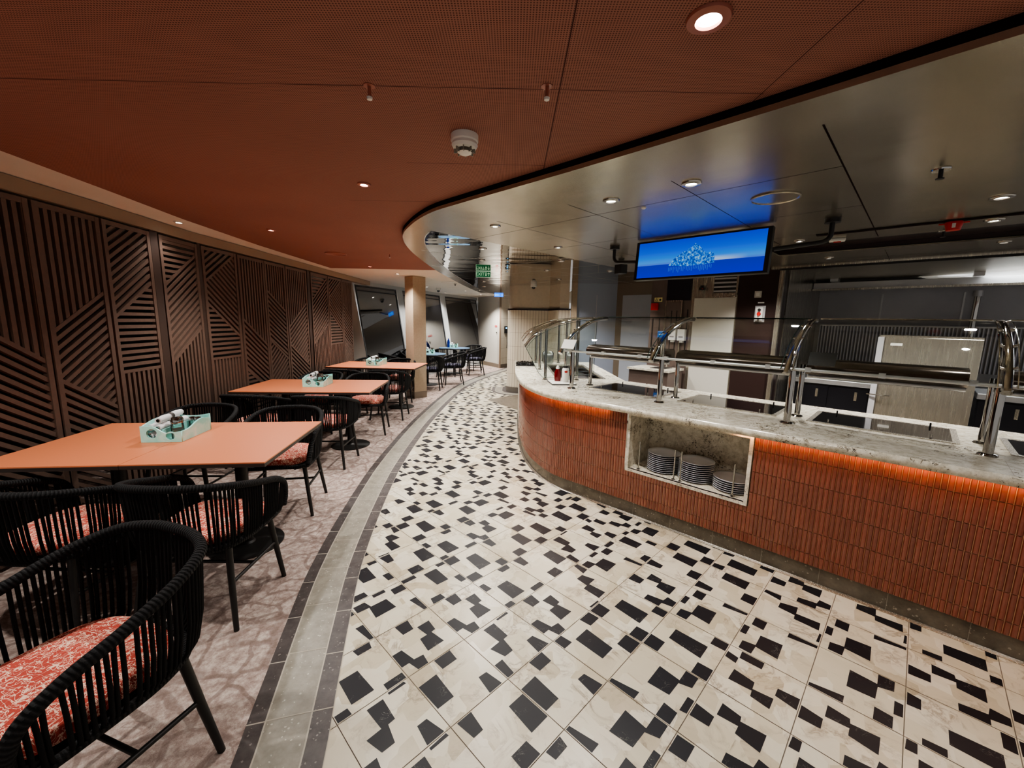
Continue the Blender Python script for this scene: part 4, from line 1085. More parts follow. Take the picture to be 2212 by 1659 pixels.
    for a, nn, st in ((-1.362, 10, 'the niche stack nearest the pillar'), (-1.104, 10, 'the middle niche stack'), (-.846, 6, 'the shortest niche stack')):
        p = AB(a, 3.125)
        for k in range(nn):
            lab = 'dinner plate, %s in %s' % (words[k] if k < nn - 1 else 'topmost', st)
            if src is None:
                src = empty('dinner_plate'); tag(src, lab, 'plate', g)
                bm = bmesh.new(); lathe(bm, [(0, .003), (.075, .003), (.1, .006), (.126, .0135), (.1275, .0145), (.126, .0155), (.098, .0085), (.07, .0055), (0, .0055)], 44); finish('dish', bm, 'plate', src, smooth=True)
                bm = bmesh.new(); lathe(bm, [(.062, 0), (.076, 0), (.078, .0031), (.060, .0031)], 36); finish('foot_ring', bm, 'plate', src, smooth=True, angle=.7)
                src.location = (p.x, p.y, pz)
            else: dup(src, None, (p.x, p.y, pz + k * .0152), 0, lab)
build_counter()

ZT_ = .914
def build_hobs():
    g = 'black glass warming plates set into the buffet top'
    src = None
    for a, w, lab in ((-1.06, .74, 'black glass warming plate between the second and third posts of the buffet guard'), (-.14, .74, 'black glass warming plate between the third and fourth posts of the buffet guard'), (.78, .74, 'black glass warming plate past the thickest guard post'), (-1.97, .74, 'black glass warming plate at the bend of the buffet')):
        if src is None:
            t = empty('warming_plate'); tag(t, lab, 'warming plate', g); src = t
            bm = bmesh.new(); D, W, r = .50, w, .03
            for x, y, sx, sy in ((0, -D / 2 + r / 2, W, r), (0, D / 2 - r / 2, W, r), (-W / 2 + r / 2, 0, r, D - 2 * r), (W / 2 - r / 2, 0, r, D - 2 * r)): box(bm, x, y, .0022, sx, sy, .0044)
            finish('steel_frame', bm, 'steel', t)
            bm = bmesh.new(); box(bm, 0, 0, .002, W - 2 * r, D - 2 * r, .0036); finish('glass_top', bm, 'black_glass', t)
            for x, y in ((-.25, -.21), (.25, -.21), (-.25, .21), (.25, .21)):
                bm = bmesh.new(); cyl(bm, x, y, .004, .03, .005, 10); finish('guide_peg', bm, 'black_metal' if y > 0 else 'chrome', t, smooth=True, angle=.9)
        else: t = dup(src, None, label=lab)
        p = AB(a, 3.70 if a < .5 else 3.62); t.location = (p.x, p.y, ZT_); t.rotation_euler[2] = -PI / 4 - (.0 if a > -1.8 else -.0)
build_hobs()

def build_guard():
    t = empty('buffet_guard'); tag(t, 'chrome post sneeze guard with curved glass along the straight buffet', 'sneeze guard')
    arch = catmull([Vector(p) for p in ((3.085, 1.285), (3.15, 1.362), (3.235, 1.43), (3.345, 1.494), (3.47, 1.546), (3.60, 1.588), (3.74, 1.612), (3.86, 1.618))], 5)
    posts = (-2.43, -1.51, -.59, .32, 1.24)
    r = .021
    def zat(b):
        for p, q in zip(arch[:-1], arch[1:]):
            if p.x <= b <= q.x: return p.y + (q.y - p.y) * (b - p.x) / (q.x - p.x)
        return arch[-1].y
    def w3(a, p, o=0): return AB(a, p.x, p.y + o)
    rot = .035      # the guard runs a little off the counter line
    bshift = lambda a: -(a + .6) * .0
    for a in posts:
        for b, rad in ((3.275, r), (3.60, .018)):
            bm = bmesh.new(); p = AB(a, b); cyl(bm, p.x, p.y, ZT_, (zat(b) - .01) if b < 3.4 else 1.30, rad, 18); lathe(bm, [(rad, ZT_ + .012), (rad + .016, ZT_ + .008), (rad + .02, ZT_ + .0005), (0, ZT_ + .0005)], 20, p.x, p.y)
            finish('post', bm, 'chrome', t, smooth=True, angle=.8)
        bm = bmesh.new(); tube(bm, [w3(a, p) for p in arch], .0195, 14); c = w3(a, arch[0]); d = (w3(a, arch[0]) - w3(a, arch[2])).normalized()
        tube(bm, [c, c + d * .016], .023, 6); finish('arched_tube', bm, 'chrome', t, smooth=True, angle=.8)
        bm = bmesh.new()
        for k in (6, 14, 22, 30):
            for s in (-.03, .03): tube(bm, [w3(a, arch[k], .004), w3(a + s, arch[k], .014)], .008, 8)
        finish('glass_clamp', bm, 'chrome', t, smooth=True, angle=.8)
    for a0, a1 in zip(posts[:-1], posts[1:]):
        bm = bmesh.new(); g0, g1 = a0 + .032, a1 - .032
        up = [Vector((p.x - .012, p.y + .014)) for p in arch]
        for p, q in zip(up[:-1], up[1:]): quad(bm, [w3(g0, p), w3(g1, p), w3(g1, q), w3(g0, q)])
        for f in bm.faces: f.smooth = True
        gp = finish('curved_glass', bm, 'glass', t)
        bm = bmesh.new()
        for g in (g0, g1): tube(bm, [w3(g, p) for p in up], .0028, 5)
        tube(bm, [w3(g0, up[-1]), w3(g1, up[-1])], .006, 6); finish('glass_edge', bm, 'glass_edge' if a0 < -1 else 'chrome', gp)
        bm = bmesh.new(); tube(bm, [AB(a0 + .01, 3.10, 1.302), AB(a1 - .01, 3.10, 1.302)], .0105, 10)
        for f in (.12, .5, .88): box(bm, *AB(a0 + (a1 - a0) * f, 3.10, 1.305), .03, .022, .028, -PI / 4)
        finish('front_rail', bm, 'steel_white', t, smooth=True, angle=.7)
        # warming canopy under the glass
        cb = empty('x'); bpy.data.objects.remove(cb)
        bm = bmesh.new(); prof = [(3.45, 1.245), (3.435, 1.26), (3.435, 1.30), (3.45, 1.325), (3.49, 1.345), (3.60, 1.35), (3.625, 1.33), (3.625, 1.245)]
        c0, c1 = a0 + .045, a1 - .045 - (.06 if a0 > -1 else 0)
        A = [bm.verts.new(AB(c0, b, z)) for b, z in prof]; B = [bm.verts.new(AB(c1, b, z)) for b, z in prof]
        for i in range(len(prof)):
            j = (i + 1) % len(prof); f = bm.faces.new((A[i], B[i], B[j], A[j])); f.smooth = True
        bm.faces.new(A[::-1]); bm.faces.new(B); bmesh.ops.recalc_face_normals(bm, faces=bm.faces)
        cn = finish('warming_canopy', bm, 'canopy', t, smooth=True, angle=.6)
        bm = bmesh.new(); tube(bm, [AB(c0, 3.52, 1.228), AB(c1, 3.52, 1.228)], .014, 10); finish('lamp_bar', bm, 'steel_white', cn, smooth=True, angle=.8)
    for a, mat, lab in ((-2.36, 'paper', 'small white sign card'), (-.50, 'black', 'dark blank sign plate')):
        bm = bmesh.new(); M = stand(AB(a + .07, 3.02 if mat == 'paper' else 3.2, 1.37), (RT, -RT)); b = bmesh.new(); box(b, 0, 0, 0, .14, .095, .004); xf(b, M @ Matrix.Rotation(-.55, 4, 'X'))
        o = finish('sign_plate', b, mat, t); o['label'] = lab; bm.free()
    # guard over the rounded wing
    t2 = empty('wing_guard'); tag(t2, 'shorter chrome and glass sneeze guard over the rounded end of the buffet', 'sneeze guard')
    ar = catmull([Vector(p) for p in ((.145, 1.285), (.20, 1.365), (.28, 1.435), (.39, 1.497), (.52, 1.548), (.66, 1.588), (.80, 1.612), (.93, 1.618))], 5)
    ys = (4.63, 5.62, 6.55)
    for y in ys:
        for x in (.38, .74):
            zt = min(ar, key=lambda p: abs(p.x - x)).y - .01
            bm = bmesh.new(); cyl(bm, x, y, ZT_, zt, .017, 16); lathe(bm, [(.017, ZT_ + .01), (.035, ZT_ + .0005), (0, ZT_ + .0005)], 18, x, y); finish('post', bm, 'chrome', t2, smooth=True, angle=.8)
        bm = bmesh.new(); tube(bm, [(p.x, y, p.y) for p in ar], .009, 12); finish('arched_tube', bm, 'chrome', t2, smooth=True, angle=.8)
    for y0, y1 in zip(ys[:-1], ys[1:]):
        bm = bmesh.new()
        for p, q in zip(ar[:-1], ar[1:]): quad(bm, [(p.x - .01, y0 + .03, p.y + .014), (p.x - .01, y1 - .03, p.y + .014), (q.x - .01, y1 - .03, q.y + .014), (q.x - .01, y0 + .03, q.y + .014)]).smooth = True
        gp = finish('curved_glass', bm, 'glass', t2)
        bm = bmesh.new()
        for g in (y0 + .03, y1 - .03): tube(bm, [(p.x - .01, g, p.y + .014) for p in ar], .003, 5)
        tube(bm, [(ar[0].x, y0, ar[0].y), (ar[0].x, y1, ar[0].y)], .009, 8); finish('glass_edge', bm, 'chrome', gp)
    for y in (ys[0] - .02, ys[-1] + .02):
        bm = bmesh.new(); poly = [(p.x + .01, p.y - .02) for p in ar] + [(.93, .99), (.36, .93), (.30, .99)]
        b = plate2d([poly], .004); xf(b, stand((0, y, 0), (1, 0))); gp = finish('end_glass', b, 'glass', t2)
        pts = [(x, y, z) for x, z in poly]; tube(bm, pts, .0028, 5, closed=True); finish('glass_edge', bm, 'glass_edge', gp)
build_guard()

def build_counter_items():
    # cold well sunk into the wing
    t = empty('cold_well', (.81, 5.525, 0)); tag(t, 'sunken steel cold well in the rounded wing of the buffet', 'cold well')
    bm = bmesh.new(); W, D = .57, 1.54
    for x, y, sx, sy in ((0, -D / 2, W + .03, .03), (0, D / 2, W + .03, .03), (-W / 2, 0, .03, D), (W / 2, 0, .03, D)): box(bm, x, y, .916, sx, sy, .004)
    finish('steel_rim', bm, 'steel', t)
    bm = bmesh.new(); box(bm, 0, 0, .80, W - .01, D - .01, .01); finish('basin', bm, 'black', t)
    for y in (-.38, 0, .38):
        bm = bmesh.new(); box(bm, 0, y, .905, W - .02, .03, .006); finish('pan_rail', bm, 'chrome', t)
    t = empty('sauce_mat', (.535, 4.36, ZT_)); tag(t, 'white mat on a dark board holding two sauce bottles on the buffet', 'mat')
    bm = bmesh.new(); box(bm, 0, 0, .005, .26, .3, .010, .1); finish('board', bm, 'black', t)
    bm = bmesh.new(); box(bm, 0, 0, .0125, .25, .29, .005, .1); finish('cover', bm, 'paper', t)
    t = empty('sauce_bottle', (.50, 4.43, ZT_ + .0152)); tag(t, 'dark red sauce bottle with white cap standing on the white mat', 'bottle')
    bm = bmesh.new(); lathe(bm, [(0, 0), (.034, 0), (.038, .03), (.036, .09), (.026, .12), (.018, .132), (0, .132)], 20); finish('bottle_body', bm, 'ketchup', t, smooth=True, angle=.9)
    bm = bmesh.new(); lathe(bm, [(.02, .132), (.02, .15), (.008, .168), (0, .168)], 16); finish('cap', bm, 'plastic_white', t, smooth=True, angle=.8)
    t = empty('squeeze_bottle', (.575, 4.35, ZT_ + .0152)); tag(t, 'white squeeze bottle with a red oval label and black cap on the white mat', 'bottle')
    bm = bmesh.new(); lathe(bm, [(0, 0), (.035, 0), (.037, .02), (.037, .14), (.028, .152), (0, .152)], 20); finish('bottle_body', bm, 'plastic_white', t, smooth=True, angle=.9)
    bm = bmesh.new(); cyl(bm, 0, 0, .152, .175, .022, 16); finish('cap', bm, 'black', t, smooth=True, angle=.8)
    b = plate2d([[(.018 * math.cos(k * PI / 10), .012 * math.sin(k * PI / 10)) for k in range(20)]], .001); xf(b, stand((0, -.0378, .115), (1, 0))); finish('oval_label', b, 'sign_red', t)
    # tray of dark pebbles and two clear jars at the tip of the wing
    t = empty('pebble_tray', (.195, 6.26, ZT_)); tag(t, 'flat tray of dark glossy pebbles at the tip of the buffet', 'tray')
    bm = bmesh.new(); box(bm, 0, 0, .006, .28, .56, .012); finish('tray_base', bm, 'black', t)
    bm = bmesh.new(); r = random.Random(2)
    for k in range(150):
        x, y, s = r.uniform(-.122, .122), r.uniform(-.262, .262), r.uniform(.010, .018)
        b = bmesh.new(); bmesh.ops.create_icosphere(b, subdivisions=1, radius=s, matrix=Matrix.Translation((x, y, .012 + s * .4)) @ Matrix.Diagonal((1, 1, .6, 1))); merge(bm, b)
    p = finish('pebbles', bm, 'black_glass', t, smooth=True); p['kind'] = 'stuff'
    src = None
    for x, y, lab in ((.56, 6.43, 'clear glass jar of white sugar cubes at the tip of the buffet, nearer the aisle'), (.93, 6.43, 'clear glass jar of white sugar cubes at the tip of the buffet, nearer the kitchen')):
        if src is None:
            t = empty('glass_jar'); src = t; tag(t, lab, 'jar', 'clear jars at the tip of the buffet')
            bm = bmesh.new(); lathe(bm, [(.075, 0), (.09, .02), (.09, .17), (.075, .19)], 24); finish('jar_body', bm, 'spice_glass', t, smooth=True)
            bm = bmesh.new(); r = random.Random(4); lathe(bm, [(0, .004), (.08, .004), (.08, .14), (0, .15)], 16)
            finish('filling', bm, 'plastic_white', t, smooth=True, angle=.5)
        else: t = dup(src, None, label=lab)
        t.location = (x, y, ZT_)
build_counter_items()

# ------------------------------------------------------------------ hanging screen
def build_tv():
    M0 = stand(AB(-1.42, 3.55, 2.135), (RT, -RT)) @ Matrix.Rotation(-.09, 4, 'X')
    t = empty('menu_screen'); t.matrix_world = M0; tag(t, 'wide hanging display screen showing a rocky island in a blue sea', 'screen')
    W, H = 1.09, .345
    bm = bmesh.new(); box(bm, 0, 0, -.03, W, H, .06, 0, 0, .004); finish('casing', bm, 'black', t)
    # picture as emissive flat shapes on the panel
    k = NT('screen_picture'); sp = k.n('ShaderNodeSeparateXYZ'); k.l(k.coord('Object'), sp.inputs[0])
    y = k.math('ADD', k.math('DIVIDE', sp.outputs[1], .31), .5); x = k.math('ADD', k.math('DIVIDE', sp.outputs[0], 1.03), .5)
    sky = k.ramp(y, [(.0, col(0, 24, 225)), (.34, col(20, 44, 200)), (.352, col(90, 130, 235)), (.42, col(70, 160, 255)), (.7, col(10, 100, 250)), (1.0, col(0, 62, 235))])
    glow = k.math('MULTIPLY', k.math('MAXIMUM', 0.0, k.math('SUBTRACT', 1.0, k.math('MULTIPLY', k.math('ABSOLUTE', k.math('SUBTRACT', x, .64)), 4.0))), k.math('SUBTRACT', 1.0, k.math('MULTIPLY', k.math('ABSOLUTE', k.math('SUBTRACT', y, .37)), 9.0)))
    gl = k.math('MAXIMUM', k.math('MULTIPLY', k.math('GREATER_THAN', y, .35), k.math('MAXIMUM', k.math('MINIMUM', glow, .6), 0)), 0)
    c = k.mix(gl, sky, col(220, 240, 255)); em = k.n('ShaderNodeEmission'); k.l(c, em.inputs[0]); em.inputs[1].default_value = .32; k.l(em.outputs[0], k.out.inputs[0])
    bm = bmesh.new(); quad(bm, [(-.515, -.155, .0012), (.515, -.155, .0012), (.515, .155, .0012), (-.515, .155, .0012)]); pan = finish('picture', bm, k.m, t)
    k2 = NT('island_rock'); v = k2.coord('Object'); n = k2.noise(v, 46, 5, .7); e2 = k2.n('ShaderNodeEmission'); k2.l(k2.ramp(n, [(.36, col(0, 40, 150)), (.5, col(30, 120, 235)), (.62, col(150, 220, 255))]), e2.inputs[0]); e2.inputs[1].default_value = .32; k2.l(e2.outputs[0], k2.out.inputs[0])
    isl0 = [(-.255, -.062), (-.235, -.045), (-.215, -.02), (-.19, -.005), (-.17, .012), (-.15, .018), (-.13, .035), (-.11, .032), (-.09, .05), (-.065, .058), (-.05, .072), (-.038, .088), (-.028, .074), (-.005, .068), (.005, .05), (.02, .045), (.025, .03), (.05, .012), (.065, .005), (.085, .012), (.088, .028), (.092, .01), (.115, .002), (.125, -.02), (.128, -.066), (.05, -.072), (-.1, -.075)]
    isl = [(x * 1.0 + .03, (y + .066) * 1.15 - .066) for x, y in isl0]
    bm = bmesh.new(); f = bm.faces.new([bm.verts.new((x, y, .002)) for x, y in isl][::-1]); finish('island', bm, k2.m, pan)
    bm = bmesh.new(); r = random.Random(9)
    for i in range(26):
        x = -.22 + i * .0142; h = r.uniform(.02, .05); quad(bm, [(x, -.078 - h, .0021), (x + .006, -.078 - h, .0021), (x + .006, -.077, .0021), (x, -.077, .0021)])
    k3 = NT('island_reflection'); e3 = k3.n('ShaderNodeEmission'); e3.inputs[0].default_value = col(70, 120, 235); e3.inputs[1].default_value = .28; k3.l(e3.outputs[0], k3.out.inputs[0]); finish('reflection', bm, k3.m, pan)
    # two pipe arms up to the ceiling
    for s, aP in ((1, -.54), (-1, -2.26)):
        bm = bmesh.new(); top = AB(aP, 3.66, ZS); zc = 2.165
        b0 = AB(-1.42 + s * .555, 3.60, 2.14); inv = M0.inverted()
        pts = [top, AB(aP, 3.66, 2.22)] + [AB(aP - s * (.055 - .055 * math.cos(k * PI / 10)), 3.66, 2.22 - .055 * math.sin(k * PI / 10)) for k in range(1, 6)] + [b0]
        tube(bm, [inv @ p for p in pts], .0165, 12)
        q0 = inv @ top; q1 = inv @ AB(aP, 3.66, ZS - .03); tube(bm, [q0, q1], .048, 16)
        finish('mount_arm', bm, 'black', t, smooth=True, angle=.8)
build_tv()

# ------------------------------------------------------------------ kitchen and service side
def thing1(name, lab, cat, loc=(0, 0, 0), rz=0, group=None): return tag(empty(name, loc, rz), lab, cat, group)
def build_kitchen():
    K = 9.0
    p = AB(.05, 6.36); t = thing1('tall_cabinet', 'tall brushed steel cabinet standing behind the buffet', 'cabinet', (p.x, p.y, .005), -PI / 4)
    bm = bmesh.new(); box(bm, 0, .35, .745, .80, .66, 1.49); finish('carcass', bm, 'steel', t)
    bm = bmesh.new(); box(bm, .025, .01, .735, .75, .02, 1.47, 0, 0, .004); d = finish('front_panel', bm, 'steel', t)
    bm = bmesh.new(); box(bm, -.385, .0, .735, .055, .03, 1.47); finish('side_post', bm, 'steel_dark', t)
    bm = bmesh.new(); box(bm, -.25, -.002, 1.39, .10, .003, .03); finish('name_plate', bm, 'paper', d)
    bm = bmesh.new(); box(bm, -.43, -.01, 1.05, .05, .05, .09); finish('bracket', bm, 'black', t)
    bm = bmesh.new(); tube(bm, [(-.44, -.03, .80), (-.30, -.05, .80), (-.24, -.03, .80)], .008, 8); finish('handle', bm, 'chrome', d)
    # worktops with black drawer fridges
    src = None
    for a0, a1, lab in ((-1.3, -.42, 'steel topped black drawer fridge beside the tall steel cabinet, nearer the dark panel'), (.55, 1.5, 'steel topped black drawer fridge on the far side of the tall steel cabinet')):
        p = AB((a0 + a1) / 2, 7.3); t = thing1('drawer_fridge', lab, 'fridge', (p.x, p.y, .005), -PI / 4, 'drawer fridges in the galley'); W = a1 - a0
        bm = bmesh.new(); box(bm, 0, .35, .42, W, .6, .66); box(bm, 0, .35, .05, W - .1, .5, .1); finish('carcass', bm, 'fridge', t)
        bm = bmesh.new(); box(bm, 0, .34, .79, W + .02, .7, .07, 0, 0, .008); finish('worktop', bm, 'steel_white', t)
        for k in (-1, 1):
            bm = bmesh.new(); box(bm, k * W / 4, .04, .46, W / 2 - .03, .02, .54); dr = finish('drawer', bm, 'fridge', t)
            bm = bmesh.new(); box(bm, k * W / 4 + .08, .026, .62, .03, .01, .12); finish('handle', bm, 'steel', dr)
    # hood
    t = thing1('extraction_hood', 'stainless extraction hood with a bright front lip along the kitchen ceiling', 'hood')
    bm = bmesh.new(); boxAB(bm, -1.36, 4.6, 8.3, 8.38, 2.17, 2.275); finish('front_lip', bm, 'steel_white', t)
    bm = bmesh.new(); boxAB(bm, -1.36, 4.6, 8.24, 8.30, 2.15, 2.18); finish('gutter', bm, 'steel', t)
    bm = bmesh.new(); quad(bm, [tuple(AB(-1.36, 8.38, 2.275)), tuple(AB(4.6, 8.38, 2.275)), tuple(AB(4.6, 8.9, 2.7)), tuple(AB(-1.36, 8.9, 2.7))]); finish('canopy_panel', bm, 'steel_white', t)
    bm = bmesh.new(); tube(bm, [AB(-1.1, 8.2, 2.385), AB(4.5, 8.2, 2.385)], .022, 10); finish('light_tube', bm, 'tube_light', t)
    for a in (-1.08, .42):
        bm = bmesh.new(); boxAB(bm, a - .05, a + .05, 8.13, 8.32, 2.28, 2.7); finish('tube_bracket', bm, 'steel_white', t)
    t = thing1('drain_pipe', 'vertical chrome pipe running down the kitchen rear wall', 'pipe')
    bm = bmesh.new(); p = AB(.48, 8.85); cyl(bm, p.x, p.y, .9, 2.12, .035, 16); finish('pipe', bm, 'chrome', t, smooth=True, angle=.9)
    bm = bmesh.new(); cyl(bm, p.x, p.y, 2.05, 2.13, .05, 16); finish('collar', bm, 'steel_white', t, smooth=True, angle=.9)
    t = thing1('ribbed_splashback', 'ribbed grey metal splashback below the dark kitchen panels', 'splashback')
    bm = bmesh.new(); boxAB(bm, -1.3, 4, K - .06, K - .02, .95, 1.60); finish('ribbed_panel', bm, 'ribbed', t)
    bm = bmesh.new(); boxAB(bm, -1.3, 4, K - .075, K - .02, 1.60, 1.625); finish('cap_rail', bm, 'steel_white', t)
    # wall fittings on the cabinet wall (b = 6.3)
    B0 = 6.3
    def fit(name, lab, cat, a, z, b=B0 - .021): p = AB(a, b); return thing1(name, lab, cat, (p.x, p.y, z), -PI / 4)
    def bx(t, nm, mat, sx, sz, x=0, z=0, th=.012, y=0): bm = bmesh.new(); box(bm, x, y - th / 2, z, sx, th, sz, 0, 0, min(.003, th / 4)); return finish(nm, bm, mat, t)
    t = fit('light_switch', 'square cream light switch on the dark brown panel', 'switch', -1.63, 1.99); bx(t, 'plate', 'white_panel', .085, .085); bx(t, 'rocker', 'plastic_white', .045, .045, th=.018)
    t = fit('wall_label', 'small blank white label strip above the red emergency button', 'label', -1.585, 1.88); bx(t, 'strip', 'plastic_white', .075, .016, th=.003)
    t = fit('emergency_stop', 'white switch box with black knob and red emergency button on the dark panel', 'switch box', -1.585, 1.73); bx(t, 'back_plate', 'steel_dark', .125, .215, th=.008); bx(t, 'box', 'plastic_white', .082, .175, th=.04)
    for nm, mat, z, r in (('knob', 'black', .055, .017), ('mushroom_button', 'red_plastic', .0, .023), ('push_button', 'steel_white', -.055, .014)):
        bm = bmesh.new(); tube(bm, [(0, -.04, z), (0, -.062, z)], r, 16); finish(nm, bm, mat, t, smooth=True, angle=.8)
    t = fit('warning_sign', 'small pale yellow warning sign with triangle and round symbol', 'sign', -3.03, 1.95); bx(t, 'plate', 'yellow', .13, .068, th=.003)
    b = plate2d([[(-.055, -.022), (-.005, -.022), (-.03, .024)], [(-.046, -.017), (-.014, -.017), (-.03, .013)]], .001); xf(b, stand((0, -.0038, 0), (1, 0))); finish('triangle_symbol', b, 'black', t)
    b = plate2d([circle(.032, -.004, .018, 16)], .001); xf(b, stand((0, -.0038, 0), (1, 0))); finish('round_symbol', b, 'black', t)
    t = fit('call_point', 'square red fire call point below the yellow warning sign', 'alarm', -3.075, 1.84); bx(t, 'housing', 'red_plastic', .112, .112, th=.035); bx(t, 'window', 'sign_red', .075, .07, th=.038)
    t = fit('locker_door', 'framed brown locker door with a small round handle', 'locker', -2.77, 1.37); 
    bm = bmesh.new()
    for x, z, sx, sz in ((-.125, .0, .018, 1.12), (.125, .0, .018, 1.12), (0, .555, .25, .018), (0, -.555, .25, .018)): box(bm, x, -.006, z, sx, .012, sz)
    finish('frame', bm, 'steel', t); bx(t, 'door_panel', 'wood_mid', .232, 1.09, th=.006)
    for x in (-.025, .055): bx(t, 'groove', 'black', .016, .62, x=x, z=.10, th=.008)
    bm = bmesh.new(); tube(bm, [(-.085, -.005, .3), (-.085, -.03, .3)], .018, 14); finish('handle', bm, 'chrome', t, smooth=True, angle=.8)
    t = fit('emergency_light', 'small black emergency spotlight unit on the steel panel', 'light', -2.36, 2.09); bx(t, 'case', 'black', .075, .04, th=.05); bx(t, 'bracket', 'black', .05, .03, z=.035, th=.04); bx(t, 'stem', 'steel', .015, .09, z=-.06, th=.01); bx(t, 'lamp_face', 'red_plastic', .02, .012, x=.012, th=.052)
    t = fit('louvre_vent', 'steel louvre vent above the white wall panel', 'vent', -2.055, 2.14)
    bm = bmesh.new()
    for x, z, sx, sz in ((-.16, 0, .025, .29), (.16, 0, .025, .29), (0, .14, .34, .03), (0, -.135, .34, .04)): box(bm, x, -.008, z, sx, .016, sz)
    finish('frame', bm, 'steel', t); bx(t, 'opening', 'black', .30, .25, th=.003)
    for k in range(4): bm = bmesh.new(); box(bm, 0, -.008, -.09 + k * .058, .30, .012, .022); finish('slat', bm, 'steel_dark', t)
    # dispensers
    t = fit('glove_box', 'blue glove box on the brown laminate wall', 'box', -2.91, 1.41, B0 - .04); bx(t, 'carton', 'blue_plastic', .10, .10, th=.07); bx(t, 'print', 'paper', .06, .012, th=.0715)
    src = None
    for a, lab in ((-2.74, 'white hand towel dispenser beside the blue glove box'), (-2.60, 'white soap dispenser with a dark arc mark next to the white panel')):
        t = fit('wall_dispenser', lab, 'dispenser', a, 1.41); t['group'] = 'white wall dispensers'; bx(t, 'housing', 'plastic_white', .11, .17, th=.07); bx(t, 'window', 'border_grey', .07, .02, z=-.03, th=.0715); bx(t, 'spout', 'plastic_white', .05, .03, z=-.1, th=.05)
    # side counter with basin
    p = AB(-2.85, 5.98); t = thing1('side_counter', 'small stone topped service cabinet in front of the locker wall', 'cabinet', (p.x, p.y, .004), -PI / 4)
    bm = bmesh.new(); box(bm, 0, 0, .44, .62, .5, .86); finish('carcass', bm, 'wood_mid', t); bm = bmesh.new(); box(bm, 0, -.01, .885, .66, .54, .03); finish('stone_top', bm, 'granite', t)
    for x in (-.15, .15): bm = bmesh.new(); box(bm, x, -.256, .36, .27, .012, .62); finish('door', bm, 'white_panel', t)
    bm = bmesh.new(); box(bm, .08, .02, .903, .22, .3, .008); finish('basin', bm, 'black', t); bm = bmesh.new(); tube(bm, [(.08, .2, .9), (.08, .2, 1.06), (.08, .14, 1.09), (.08, .06, 1.06)], .01, 8); finish('tap', bm, 'chrome', t, smooth=True)
build_kitchen()
